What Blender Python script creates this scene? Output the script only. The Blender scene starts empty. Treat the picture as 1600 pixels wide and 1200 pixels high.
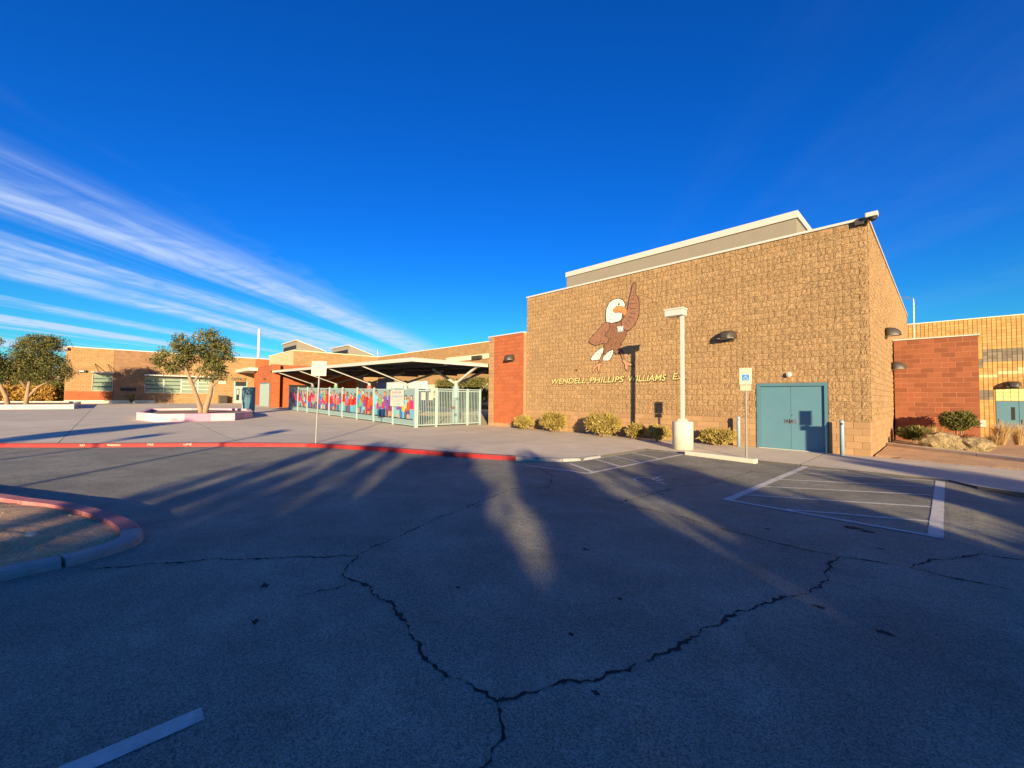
import bpy, bmesh, math, random
import numpy as np
from mathutils import Vector, Matrix
random.seed(7)
rng = np.random.default_rng(7)
S = bpy.context.scene
COL = S.collection
R = math.radians

# ------------------------------------------------------------------ camera, sky, sun, exposure
cd = bpy.data.cameras.new('camera'); cam = bpy.data.objects.new('camera', cd); COL.objects.link(cam)
cd.sensor_width = 36; cd.lens = 645/1600*36; cd.clip_start = .05; cd.clip_end = 6000
cam.matrix_world = (Matrix.Translation((1.4563, -15.9222, 1.6)) @ Matrix.Rotation(R(46.178), 4, 'Z')
                    @ Matrix.Rotation(R(90+1.95), 4, 'X') @ Matrix.Rotation(R(.57), 4, 'Z'))
S.camera = cam
CAMP = Vector((1.4563, -15.9222, 1.6))

SUN_EL = 10.6
sunh = Vector((.788, -.616, 0)).normalized()              # horizontal direction towards the sun
sd = Vector((sunh.x*math.cos(R(SUN_EL)), sunh.y*math.cos(R(SUN_EL)), math.sin(R(SUN_EL))))
sl = bpy.data.lights.new('sun', 'SUN'); sun = bpy.data.objects.new('sun', sl); COL.objects.link(sun)
sl.energy = 5.0; sl.angle = R(.5); sl.color = (1, .785, .46)
sun.rotation_euler = (-sd).to_track_quat('-Z', 'Y').to_euler()

W = bpy.data.worlds.new('World'); S.world = W; W.use_nodes = True
nt = W.node_tree; nt.nodes.clear()
def WN(t, **k):
    n = nt.nodes.new(t)
    for a, b in k.items(): setattr(n, a, b)
    return n
def wm(op, a, b=None, c=None):
    n = WN('ShaderNodeMath', operation=op)
    for i, x in enumerate((a, b, c)):
        if x is None: continue
        if isinstance(x, (int, float)): n.inputs[i].default_value = x
        else: nt.links.new(x, n.inputs[i])
    return n.outputs[0]
sky = WN('ShaderNodeTexSky', sky_type='NISHITA', sun_disc=False)
sky.sun_elevation = R(SUN_EL); sky.sun_rotation = math.atan2(sunh.x, sunh.y)
sky.altitude = 600; sky.air_density = 1.0; sky.dust_density = .25; sky.ozone_density = 2.2
hs = WN('ShaderNodeHueSaturation'); hs.inputs['Saturation'].default_value = 1.32
nt.links.new(sky.outputs[0], hs.inputs['Color'])
tc = WN('ShaderNodeTexCoord'); sep = WN('ShaderNodeSeparateXYZ'); nt.links.new(tc.outputs['Generated'], sep.inputs[0])
grade = WN('ShaderNodeMix', data_type='RGBA'); grade.inputs['A'].default_value = (.13, .47, .58, 1); grade.inputs['B'].default_value = (.06, .375, .78, 1)
el = WN('ShaderNodeMapRange', interpolation_type='SMOOTHSTEP'); el.inputs[1].default_value = 0; el.inputs[2].default_value = .38; nt.links.new(sep.outputs[2], el.inputs[0]); nt.links.new(el.outputs[0], grade.inputs['Factor'])
deep = WN('ShaderNodeMix', data_type='RGBA', blend_type='MULTIPLY'); deep.inputs['Factor'].default_value = 1; nt.links.new(hs.outputs[0], deep.inputs['A']); nt.links.new(grade.outputs['Result'], deep.inputs['B'])
zz = wm('MAXIMUM', wm('ADD', sep.outputs[2], .012), .02)
ux = wm('DIVIDE', sep.outputs[0], zz); uy = wm('DIVIDE', sep.outputs[1], zz)
pp = wm('ADD', wm('MULTIPLY', ux, .743), wm('MULTIPLY', uy, .669))          # across the cirrus bands
ll = wm('ADD', wm('MULTIPLY', ux, -.669), wm('MULTIPLY', uy, .743))         # along them
cmb = WN('ShaderNodeCombineXYZ'); nt.links.new(wm('ADD', wm('MULTIPLY', pp, .7), 33.3), cmb.inputs[0]); nt.links.new(wm('MULTIPLY', ll, .05), cmb.inputs[1])
n1 = WN('ShaderNodeTexNoise'); n1.inputs['Scale'].default_value = 1.0; n1.inputs['Detail'].default_value = 8; n1.inputs['Roughness'].default_value = .58; n1.inputs['Distortion'].default_value = .5
nt.links.new(cmb.outputs[0], n1.inputs['Vector'])
cm2 = WN('ShaderNodeCombineXYZ'); nt.links.new(wm('MULTIPLY', pp, 1.0), cm2.inputs[0]); nt.links.new(wm('MULTIPLY', ll, .9), cm2.inputs[1])
n2 = WN('ShaderNodeTexNoise'); n2.inputs['Scale'].default_value = 3.2; n2.inputs['Detail'].default_value = 6; n2.inputs['Distortion'].default_value = 1.2
nt.links.new(cm2.outputs[0], n2.inputs['Vector'])
def wmap(x, a, b, c, d):
    n = WN('ShaderNodeMapRange', interpolation_type='SMOOTHSTEP')
    for i, q in enumerate((x, a, b, c, d)):
        if isinstance(q, (int, float)): n.inputs[i].default_value = q
        else: nt.links.new(q, n.inputs[i])
    return n.outputs[0]
wig = wm('MULTIPLY', wm('SUBTRACT', n2.outputs[0], .5), .5)
ppw = wm('ADD', pp, wig)
bank = wm('MULTIPLY', wmap(ppw, -1.7, -2.3, 0.0, 1.0), wmap(ppw, -2.0, -5.0, 1.0, 1.5))                                     # the bank of cirrus to one side of the school
thin = wmap(ppw, .2, 1.4, 0, .035)
strk = wmap(n1.outputs[0], .45, .62, 0, 1)
fine = wmap(n2.outputs[0], .3, .66, .5, 1)
dens = wm('MULTIPLY', wm('MULTIPLY', strk, fine), wm('ADD', bank, thin))
dens = wm('MULTIPLY', wm('MINIMUM', dens, 1), .78)
mix = WN('ShaderNodeMix', data_type='RGBA'); nt.links.new(dens, mix.inputs['Factor'])
nt.links.new(deep.outputs['Result'], mix.inputs['A']); mix.inputs['B'].default_value = (2.2, 2.7, 3.6, 1)
bg = WN('ShaderNodeBackground'); bg.inputs['Strength'].default_value = .12
nt.links.new(mix.outputs['Result'], bg.inputs['Color'])
wo = WN('ShaderNodeOutputWorld'); nt.links.new(bg.outputs[0], wo.inputs[0])
S.view_settings.view_transform = 'Standard'; S.view_settings.look = 'None'
S.view_settings.exposure = 1.25; S.view_settings.gamma = 1; S.view_settings.use_curve_mapping = False
S.cycles.max_bounces = 6; S.cycles.transparent_max_bounces = 12

# ------------------------------------------------------------------ helpers
def lin(h):
    h = h.lstrip('#'); c = [int(h[i:i+2], 16)/255 for i in (0, 2, 4)]
    return tuple(x/12.92 if x <= .04045 else ((x+.055)/1.055)**2.4 for x in c)
def mat(name, col, rough=.8, var=.15, scale=3., bump=0., bscale=40., metal=0., isl=0., stain=0., stain_col=None, stain_scale=.8, stain2=0., bump2=0., b2scale=9., speck=0., speck_scale=300., spec=.5, trans=0., coords='world'):
    m = bpy.data.materials.new(name); m.use_nodes = True
    t = m.node_tree; b = t.nodes['Principled BSDF']; L = t.links.new
    b.inputs['Roughness'].default_value = rough; b.inputs['Metallic'].default_value = metal
    b.inputs['Specular IOR Level'].default_value = spec
    geo = t.nodes.new('ShaderNodeNewGeometry')
    pos = geo.outputs['Position']
    c = t.nodes.new('ShaderNodeRGB'); c.outputs[0].default_value = (*col, 1); cur = c.outputs[0]
    def mul(curr, fac_sock, lo, hi):
        r = t.nodes.new('ShaderNodeMapRange'); L(fac_sock, r.inputs[0]); r.inputs[1].default_value = .2; r.inputs[2].default_value = .8
        r.inputs[3].default_value = lo; r.inputs[4].default_value = hi
        x = t.nodes.new('ShaderNodeMix'); x.data_type = 'RGBA'; x.blend_type = 'MULTIPLY'; x.inputs['Factor'].default_value = 1
        L(curr, x.inputs['A']); L(r.outputs[0], x.inputs['B']); return x.outputs['Result']
    if var:
        n = t.nodes.new('ShaderNodeTexNoise'); n.inputs['Scale'].default_value = scale; n.inputs['Detail'].default_value = 6; n.inputs['Roughness'].default_value = .65
        L(pos, n.inputs['Vector']); cur = mul(cur, n.outputs[0], 1-var, 1+var)
    if isl:
        oi = t.nodes.new('ShaderNodeObjectInfo')
        a = t.nodes.new('ShaderNodeMath'); a.operation = 'ADD'; L(geo.outputs['Random Per Island'], a.inputs[0]); L(oi.outputs['Random'], a.inputs[1])
        f = t.nodes.new('ShaderNodeMath'); f.operation = 'FRACT'; L(a.outputs[0], f.inputs[0])
        cur = mul(cur, f.outputs[0], 1-isl, 1+isl)
    if stain:
        n = t.nodes.new('ShaderNodeTexNoise'); n.inputs['Scale'].default_value = stain_scale; n.inputs['Detail'].default_value = 9; n.inputs['Roughness'].default_value = .7
        L(pos, n.inputs['Vector'])
        r = t.nodes.new('ShaderNodeMapRange'); L(n.outputs[0], r.inputs[0]); r.inputs[1].default_value = .48; r.inputs[2].default_value = .75; r.inputs[3].default_value = 0; r.inputs[4].default_value = stain
        x = t.nodes.new('ShaderNodeMix'); x.data_type = 'RGBA'; L(r.outputs[0], x.inputs['Factor']); L(cur, x.inputs['A']); x.inputs['B'].default_value = (*(stain_col or (.05, .04, .03)), 1)
        cur = x.outputs['Result']
    if stain2:
        n = t.nodes.new('ShaderNodeTexNoise'); n.inputs['Scale'].default_value = 2.3; n.inputs['Detail'].default_value = 10; n.inputs['Roughness'].default_value = .75; n.inputs['Distortion'].default_value = .8
        L(pos, n.inputs['Vector'])
        r = t.nodes.new('ShaderNodeMapRange'); L(n.outputs[0], r.inputs[0]); r.inputs[1].default_value = .60; r.inputs[2].default_value = .72; r.inputs[3].default_value = 0; r.inputs[4].default_value = stain2
        x = t.nodes.new('ShaderNodeMix'); x.data_type = 'RGBA'; L(r.outputs[0], x.inputs['Factor']); L(cur, x.inputs['A']); x.inputs['B'].default_value = (*[q*.5 for q in col], 1); cur = x.outputs['Result']
    if speck:
        n = t.nodes.new('ShaderNodeTexVoronoi'); n.inputs['Scale'].default_value = speck_scale; L(pos, n.inputs['Vector'])
        sp = t.nodes.new('ShaderNodeSeparateColor'); L(n.outputs['Color'], sp.inputs[0])
        r = t.nodes.new('ShaderNodeMapRange'); L(sp.outputs[0], r.inputs[0]); r.inputs[1].default_value = .0; r.inputs[2].default_value = 1; r.inputs[3].default_value = 1-speck; r.inputs[4].default_value = 1+speck
        x = t.nodes.new('ShaderNodeMix'); x.data_type = 'RGBA'; x.blend_type = 'MULTIPLY'; x.inputs['Factor'].default_value = 1; L(cur, x.inputs['A']); L(r.outputs[0], x.inputs['B']); cur = x.outputs['Result']
        r2 = t.nodes.new('ShaderNodeMapRange'); L(sp.outputs[1], r2.inputs[0]); r2.inputs[1].default_value = .93; r2.inputs[2].default_value = .97; r2.inputs[3].default_value = 0; r2.inputs[4].default_value = min(1, speck)*.8
        x = t.nodes.new('ShaderNodeMix'); x.data_type = 'RGBA'; L(r2.outputs[0], x.inputs['Factor']); L(cur, x.inputs['A']); x.inputs['B'].default_value = (.36, .35, .33, 1); cur = x.outputs['Result']
    L(cur, b.inputs['Base Color'])
    prev = None
    for st, sc in ((bump2, b2scale), (bump, bscale)):
        if not st: continue
        n = t.nodes.new('ShaderNodeTexNoise'); n.inputs['Scale'].default_value = sc; n.inputs['Detail'].default_value = 5; n.inputs['Roughness'].default_value = .65; L(pos, n.inputs['Vector'])
        bp = t.nodes.new('ShaderNodeBump'); bp.inputs['Strength'].default_value = min(1, st); bp.inputs['Distance'].default_value = .6/sc*max(1, st); L(n.outputs[0], bp.inputs['Height'])
        if prev: L(prev, bp.inputs['Normal'])
        prev = bp.outputs[0]
    if prev: L(prev, b.inputs['Normal'])
    if trans:
        o = t.nodes['Material Output']; tr = t.nodes.new('ShaderNodeBsdfTransparent'); mx = t.nodes.new('ShaderNodeMixShader'); mx.inputs[0].default_value = trans
        L(b.outputs[0], mx.inputs[1]); L(tr.outputs[0], mx.inputs[2]); L(mx.outputs[0], o.inputs[0])
    return m

class MB:
    def __init__(s): s.v = []; s.f = []; s.mi = []
    def add(s, v, f, mi=0):
        o = len(s.v); s.v += [tuple(p) for p in v]; s.f += [tuple(i+o for i in q) for q in f]; s.mi += [mi]*len(f); return s
    def box(s, x0, x1, y0, y1, z0, z1, mi=0):
        v = [(x, y, z) for z in (z0, z1) for y in (y0, y1) for x in (x0, x1)]
        return s.add(v, [(0, 2, 3, 1), (4, 5, 7, 6), (0, 1, 5, 4), (2, 6, 7, 3), (0, 4, 6, 2), (1, 3, 7, 5)], mi)
    def prism(s, poly, axis, a, b, mi=0):
        """extrude a 2D polygon; axis 0: poly=(y,z) along x, 1: (x,z) along y, 2: (x,y) along z"""
        ar = sum(poly[i][0]*poly[(i+1) % len(poly)][1]-poly[(i+1) % len(poly)][0]*poly[i][1] for i in range(len(poly)))
        if (ar < 0) != (axis == 1): poly = poly[::-1]
        def P(p, t): return ((t, p[0], p[1]), (p[0], t, p[1]), (p[0], p[1], t))[axis]
        n = len(poly); lo, hi = min(a, b), max(a, b)
        v = [P(p, lo) for p in poly]+[P(p, hi) for p in poly]
        f = [tuple(range(n))[::-1], tuple(range(n, 2*n))]+[(i, (i+1) % n, n+(i+1) % n, n+i) for i in range(n)]
        return s.add(v, f, mi)
    def tube(s, pts, rad, n=10, cap=True, mi=0):
        pts = [Vector(p) for p in pts]; rad = rad if isinstance(rad, (list, tuple)) else [rad]*len(pts)
        ref = None; rings = []
        for i, p in enumerate(pts):
            d = (pts[min(i+1, len(pts)-1)]-pts[max(i-1, 0)]).normalized()
            if ref is None: ref = d.orthogonal().normalized()
            a = (ref-d*ref.dot(d)).normalized(); b = d.cross(a); ref = a
            rings.append([p+(a*math.cos(2*math.pi*k/n)+b*math.sin(2*math.pi*k/n))*rad[i] for k in range(n)])
        v = [q for r in rings for q in r]
        f = [(i*n+k, i*n+(k+1) % n, (i+1)*n+(k+1) % n, (i+1)*n+k) for i in range(len(pts)-1) for k in range(n)]
        if cap: f += [tuple(range(n))[::-1], tuple(range((len(pts)-1)*n, len(pts)*n))]
        return s.add(v, f, mi)
    def bar(s, a, b, w, h=None, mi=0):
        """rectangular bar from a to b"""
        a, b = Vector(a), Vector(b); d = (b-a).normalized(); h = h or w
        u = Vector((0, 0, 1)); u = u if abs(d.dot(u)) < .99 else Vector((0, 1, 0))
        x = d.cross(u).normalized(); y = x.cross(d)
        v = [p+x*w/2*i+y*h/2*j for p in (a, b) for i, j in ((-1, -1), (1, -1), (1, 1), (-1, 1))]
        return s.add(v, [(0, 1, 2, 3), (7, 6, 5, 4), (0, 4, 5, 1), (1, 5, 6, 2), (2, 6, 7, 3), (3, 7, 4, 0)], mi)
    def mesh(s, name, mats, smooth=False):
        me = bpy.data.meshes.new(name); me.from_pydata(s.v, [], s.f)
        for m in (mats if isinstance(mats, (list, tuple)) else [mats]): me.materials.append(m)
        if any(s.mi): me.polygons.foreach_set('material_index', s.mi)
        if smooth: me.polygons.foreach_set('use_smooth', [True]*len(s.f))
        me.update(); return me
    def build(s, name, mats, parent=None, smooth=False, bevel=0, **tags):
        me = s.mesh(name, mats, smooth)
        if bevel or smooth == 'fix':
            bm = bmesh.new(); bm.from_mesh(me)
            if bevel: bmesh.ops.bevel(bm, geom=[e for e in bm.edges if e.is_manifold and e.calc_face_angle(0) > .5], offset=bevel, segments=2, affect='EDGES', profile=.6)
            bmesh.ops.recalc_face_normals(bm, faces=bm.faces[:])
            bm.to_mesh(me); bm.free()
        return link(name, me, parent, **tags)
def link(name, me, parent=None, loc=None, **tags):
    o = bpy.data.objects.new(name, me); COL.objects.link(o)
    if parent is not None: o.parent = parent
    if loc is not None: o.location = loc
    for k, v in tags.items(): o[k] = v
    return o
def thing(name, label, cat, loc=(0, 0, 0), group=None, rz=0):
    o = bpy.data.objects.new(name, None); COL.objects.link(o); o.location = loc; o.rotation_euler = (0, 0, rz); o.empty_display_size = .3
    o['label'] = label; o['category'] = cat
    if group: o['group'] = group
    return o
def kids(o): return [c for c in bpy.data.objects if c.parent == o]
def copy_tree(o, parent=None, label=None, loc=None):
    c = o.copy(); COL.objects.link(c)
    if parent is not None: c.parent = parent
    if label: c['label'] = label
    if loc is not None: c.location = loc
    for ch in kids(o): copy_tree(ch, c)
    return c
def text_mesh(txt, size, m, shear=0, offset=0, extrude=.002, align='LEFT', spacing=1.0):
    cu = bpy.data.curves.new('lettering', 'FONT'); cu.body = txt; cu.size = size; cu.shear = shear; cu.offset = offset; cu.extrude = extrude; cu.align_x = align; cu.space_character = spacing
    cu.resolution_u = 3
    o = bpy.data.objects.new('lettering', cu); COL.objects.link(o)
    dg = bpy.context.evaluated_depsgraph_get(); me = bpy.data.meshes.new_from_object(o.evaluated_get(dg))
    bpy.data.objects.remove(o); me.materials.clear(); me.materials.append(m); return me
def sm(a, b, x):
    t = min(1, max(0, (x-a)/(b-a))); return t*t*(3-2*t)
def tz(x): return .0155*min(max(0, -x-17.5), 60)
def za(x, y=0): return tz(x)-.12+.09*sm(-7, -4, x)-.07*sm(1.5, 2.4, x)

# ------------------------------------------------------------------ materials
TAN = lin('#b58a58')
M = {}
M['asphalt'] = mat('asphalt', (.238, .226, .175), .82, .34, 1.1, bump=.55, bscale=150, stain=.85, stain_col=(.13, .12, .098), stain_scale=.32, speck=.5, speck_scale=135, stain2=.55, bump2=.12, b2scale=3, spec=.25)
M['crack'] = mat('crack_filler', (.012, .012, .012), .95, .1)
M['conc'] = mat('concrete', (.60, .515, .39), .9, .10, .7, bump=.2, bscale=90, isl=.05, stain=.3, stain_col=(.24, .21, .18), stain_scale=.9, spec=.3)
M['concbase'] = mat('concrete_joint', (.09, .08, .07), .95, .1)
M['conc2'] = mat('pale_concrete', (.56, .50, .40), .9, .10, 3, bump=.25, bscale=70, stain=.25, stain_col=(.3, .26, .2), stain_scale=2)
M['greykerb'] = mat('grey_kerb_concrete', (.30, .29, .28), .9, .2, 4, bump=.5, bscale=50, stain=.4, stain_col=(.12, .11, .1), stain_scale=3)
M['red'] = mat('red_kerb_paint', (.30, .008, .010), .6, .15, 5, bump=.15, bscale=60, stain=.12, stain_col=(.3, .15, .11), stain_scale=4)
M['redfade'] = mat('faded_red_kerb_paint', (.40, .055, .035), .75, .2, 5, bump=.2, bscale=60, stain=.5, stain_col=(.42, .30, .24), stain_scale=3)
M['pinkkerb'] = mat('worn_pink_kerb_paint', (.40, .13, .13), .8, .25, 5, bump=.3, bscale=60, stain=.5, stain_col=(.36, .27, .25), stain_scale=4)
M['dirt'] = mat('desert_dirt', (.52, .32, .165), .98, .25, 1.4, bump=.7, bscale=55, stain=.3, stain_col=(.2, .12, .06), stain_scale=1.2, speck=.3, speck_scale=60)
M['gravel'] = mat('gravel_soil', (.25, .17, .10), .98, .3, 2, bump=.7, bscale=45, speck=.45, speck_scale=45)
M['line'] = mat('worn_white_line_paint', (.56, .53, .48), .85, .2, 14, bump=.5, bscale=120, stain=.62, stain_col=(.26, .235, .2), stain_scale=11)
M['split'] = mat('split_face_block', (.375, .238, .122), .93, .2, 22, bump=2.0, bscale=34, isl=.07, bump2=1.5, b2scale=22, spec=.15, stain=.28, stain_col=(.22, .13, .07), stain_scale=.45)
M['smoothblk'] = mat('smooth_tan_block', (.34, .204, .105), .9, .10, 6, bump=.3, bscale=70, isl=.09, spec=.25)
M['mortar'] = mat('tan_mortar', (.25, .155, .08), .95, .1, 5)
M['redblk'] = mat('red_block', (.235, .078, .038), .88, .10, 6, bump=.3, bscale=60, isl=.14, spec=.25)
M['redblk2'] = mat('orange_red_block', (.35, .10, .042), .88, .08, 6, bump=.3, bscale=60, isl=.07, spec=.25)
M['redmortar'] = mat('red_block_mortar', (.40, .19, .11), .95, .1, 5)
M['goldblk'] = mat('golden_tan_block', (.50, .28, .10), .9, .1, 4, bump=.3, bscale=50, isl=.12, spec=.25)
M['goldmortar'] = mat('dark_mortar', (.30, .16, .055), .95, .1)
M['greyblk'] = mat('grey_brown_block', (.20, .165, .12), .9, .2, 4, bump=.4, bscale=50, isl=.2)
M['creamblk'] = mat('cream_block', (.66, .50, .27), .9, .08, 4, bump=.3, bscale=50)
M['stucco'] = mat('grey_tan_stucco', (.235, .205, .165), .95, .06, 2, bump=.4, bscale=120)
M['paleblk'] = mat('pale_tan_stucco', (.50, .38, .23), .95, .06, 2, bump=.3, bscale=100)
M['white'] = mat('white_painted_metal', (.48, .465, .43), .5, .05, 3, spec=.4)
M['whitewall'] = mat('whitewashed_wall', (.47, .53, .58), .8, .1, .6, stain=.5, stain_col=(.5, .62, .7), stain_scale=.5)
M['cream'] = mat('cream_paint', (.72, .62, .42), .8, .08, 2)
M['teal'] = mat('blue_grey_door_paint', (.085, .19, .25), .55, .06, 2, bump=.08, bscale=90, spec=.4)
M['tealdark'] = mat('blue_grey_frame_paint', (.075, .165, .215), .5, .06, 3, spec=.4)
M['fence'] = mat('pale_teal_fence_paint', (.29, .39, .385), .5, .06, 3, spec=.4)
M['fencepanel'] = mat('perforated_teal_panel', (.22, .32, .335), .6, .08, 3, trans=.14)
M['boll'] = mat('pale_blue_bollard_paint', (.22, .33, .42), .5, .08, 6, spec=.4)
M['steel'] = mat('galvanised_steel', (.32, .31, .29), .45, .12, 8, metal=.6)
M['bronze'] = mat('dark_bronze_housing', (.05, .04, .03), .5, .1, 5)
M['lens'] = mat('frosted_lamp_lens', (.45, .44, .40), .3, .05)
M['dark'] = mat('dark_recess', (.012, .013, .014), .6, .05)
M['deck'] = mat('dark_roof_deck', (.06, .06, .062), .7, .1, 4)
M['chrome'] = mat('brushed_metal', (.55, .53, .5), .3, .08, 20, metal=.9)
M['glass'] = mat('window_glass', (.05, .075, .075), .06, .05, 1, spec=.8)
M['blind'] = mat('pale_green_glazing', (.22, .27, .2), .15, .2, .8, spec=.6)
M['wframe'] = mat('grey_window_frame', (.40, .42, .40), .5, .05)
M['sign'] = mat('faded_sign_sheet', (.52, .47, .37), .55, .08, 14)
M['signgrey'] = mat('grey_sign_back', (.35, .36, .32), .5, .1, 10)
M['faint'] = mat('faded_lettering', (.30, .24, .18), .7, .1, 20)
M['signgreen'] = mat('faded_green_lettering', (.30, .40, .28), .7, .1, 20)
M['signblue'] = mat('sign_blue', (.02, .22, .55), .5, .1, 10)
M['plate'] = mat('plate_green_grey', (.36, .40, .28), .6, .2, 30)
M['bark'] = mat('olive_bark', (.30, .20, .12), .95, .3, 9, bump=.9, bscale=30)
def leafmat(name, a, b, c):
    m = bpy.data.materials.new(name); m.use_nodes = True; t = m.node_tree; p = t.nodes['Principled BSDF']; L = t.links.new
    g = t.nodes.new('ShaderNodeNewGeometry'); r = t.nodes.new('ShaderNodeValToRGB'); e = r.color_ramp.elements
    e[0].color = (*a, 1); e[1].color = (*c, 1); k = e.new(.5); k.color = (*b, 1)
    n = t.nodes.new('ShaderNodeTexNoise'); n.inputs['Scale'].default_value = 1.6; L(g.outputs['Position'], n.inputs['Vector'])
    x = t.nodes.new('ShaderNodeMath'); x.operation = 'MULTIPLY_ADD'; L(g.outputs['Random Per Island'], x.inputs[0]); x.inputs[1].default_value = .55
    y = t.nodes.new('ShaderNodeMath'); y.operation = 'MULTIPLY_ADD'; L(n.outputs[0], y.inputs[0]); y.inputs[1].default_value = 1.1; y.inputs[2].default_value = -.32
    L(y.outputs[0], x.inputs[2]); L(x.outputs[0], r.inputs[0]); L(r.outputs[0], p.inputs['Base Color']); p.inputs['Roughness'].default_value = .7; p.inputs['Specular IOR Level'].default_value = .25
    tr = t.nodes.new('ShaderNodeBsdfTranslucent'); L(r.outputs[0], tr.inputs['Color']); mx = t.nodes.new('ShaderNodeMixShader'); mx.inputs[0].default_value = .22
    L(p.outputs[0], mx.inputs[1]); L(tr.outputs[0], mx.inputs[2]); L(mx.outputs[0], t.nodes['Material Output'].inputs[0]); return m
M['leaf'] = leafmat('olive_leaves', (.032, .045, .012), (.12, .125, .034), (.30, .235, .09))
M['shrub'] = leafmat('dry_shrub_twigs', (.20, .15, .035), (.36, .27, .07), (.50, .40, .15))
M['greenshrub'] = leafmat('green_shrub_leaves', (.06, .075, .02), (.14, .14, .035), (.26, .22, .08))
M['orangeshrub'] = leafmat('orange_shrub_leaves', (.25, .13, .03), (.42, .24, .05), (.5, .33, .1))
M['drygrass'] = leafmat('dry_grass_blades', (.28, .17, .06), (.45, .30, .13), (.58, .43, .22))
M['rock'] = mat('desert_rock', (.34, .26, .14), .9, .45, 4, bump=1.5, bscale=14, stain=.85, stain_col=(.09, .075, .05), stain_scale=3.2, bump2=1.2, b2scale=5)

# ------------------------------------------------------------------ ground, asphalt, plaza
def grid_sheet(name, xs, ys, zf, m):
    v = [(x, y, zf(x, y)) for y in ys for x in xs]; n = len(xs)
    f = [(j*n+i, j*n+i+1, (j+1)*n+i+1, (j+1)*n+i) for j in range(len(ys)-1) for i in range(n-1)]
    b = MB(); b.v = v; b.f = f; b.mi = [0]*len(f); return b.build(name, m, kind='structure')
gx = [-2500, -800, -300, -140, -100]+[-77.5+k*5 for k in range(13)]+[-10, 0, 20, 60, 200, 800, 2500]
def gz(x, y): return tz(x)-.26-.75*sm(8, 26, y)*sm(-4, 0, x)*(x > -4)
grid_sheet('ground', gx, [-2500, -600, -200, -90, -40, -10, 0, 4, 8, 12, 16, 20, 26, 40, 90, 250, 800, 2500], gz, M['dirt'])
ax = [-80]+[-75+k*2.5 for k in range(28)]+[-6.5+.25*k for k in range(40)]+[4, 8, 20, 45]
ax = sorted(set(ax))
grid_sheet('asphalt', ax, [-95, -60, -40, -25, -18, -12, -8, -4, 1], za, M['asphalt'])

def clip(poly, a, b, c):
    """keep a*x+b*y<=c"""
    out = []
    for i, p in enumerate(poly):
        q = poly[(i+1) % len(poly)]; dp = a*p[0]+b*p[1]-c; dq = a*q[0]+b*q[1]-c
        if dp <= 0: out.append(p)
        if (dp < 0 < dq) or (dq < 0 < dp):
            t = dp/(dp-dq); out.append((p[0]+(q[0]-p[0])*t, p[1]+(q[1]-p[1])*t))
    return out
KERB = [(-45, -56), (-30, -34.1), (-19.0, -18.5), (-17.75, -16.75), (-15.3, -13.25), (-13.45, -11.22), (-12.2, -10.45), (-10.75, -9.72), (-8.6, -8.87), (-6.67, -7.95)]
PLAZA = KERB+[(-6.1, -7.72), (-5.6, -7.35), (-5.3, -6.8), (-5.25, -3.42), (-3.9, -3.40), (1.55, -3.45), (1.9, -3.95), (3, -4.35), (14, -5.4), (14, -1.75), (2.8, -.28), (.1, .02), (-.1, .3), (-13.9, .3), (-14, 30), (-80, 30), (-80, -56)]
plaza = MB(); plaza.v = [(x, y, tz(x)-.034) for x, y in PLAZA]; plaza.f = [tuple(range(len(PLAZA)))]; plaza.mi = [0]
# joint bed under the slabs, split on the terrain fold
pb = MB()
for lo, hi in ((-80, -17.5), (-17.5, 14)):
    q = clip(clip(PLAZA, 1, 0, hi), -1, 0, -lo); pb.add([(x, y, tz(x)-.03) for x, y in q], [tuple(range(len(q)))])
plaza = pb.build('plaza', M['concbase'], kind='structure')
bm = bmesh.new(); bm.from_mesh(plaza.data); bmesh.ops.triangulate(bm, faces=bm.faces[:]); bm.to_mesh(plaza.data); bm.free()
cx = [-80, -70, -60]+[-53.5+4.5*k for k in range(8)]+[-17.5, -13.2, -9.3, -5.25, -1.05, 3.2, 8, 14]
cy = [-56, -46, -38, -31, -26, -21.6, -17.2, -12.8, -8.4, -3.9, .5, 5, 14, 30]
G = .009
for i in range(len(cx)-1):
    for j in range(len(cy)-1):
        q = clip(clip(clip(clip(PLAZA, 1, 0, cx[i+1]-G), -1, 0, -(cx[i]+G)), 0, 1, cy[j+1]-G), 0, -1, -(cy[j]+G))
        if len(q) < 3: continue
        ar = abs(sum(q[k][0]*q[(k+1) % len(q)][1]-q[(k+1) % len(q)][0]*q[k][1] for k in range(len(q))))/2
        if ar < .05: continue
        n = len(q); b = MB()
        b.add([(x, y, tz(x)) for x, y in q]+[(x, y, tz(x)-.14) for x, y in q], [tuple(range(n))]); b.f += [tuple(z+0 for z in (k, n+k, n+(k+1) % n, (k+1) % n)) for k in range(n)]; b.mi += [1]*n
        me = b.mesh('paving_slab', [M['conc'], M['concbase']]); bm = bmesh.new(); bm.from_mesh(me); bmesh.ops.triangulate(bm, faces=[f for f in bm.faces if len(f.verts) > 4]); bmesh.ops.recalc_face_normals(bm, faces=bm.faces[:])
        bm.to_mesh(me); bm.free(); link('paving_slab', me, plaza)

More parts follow.
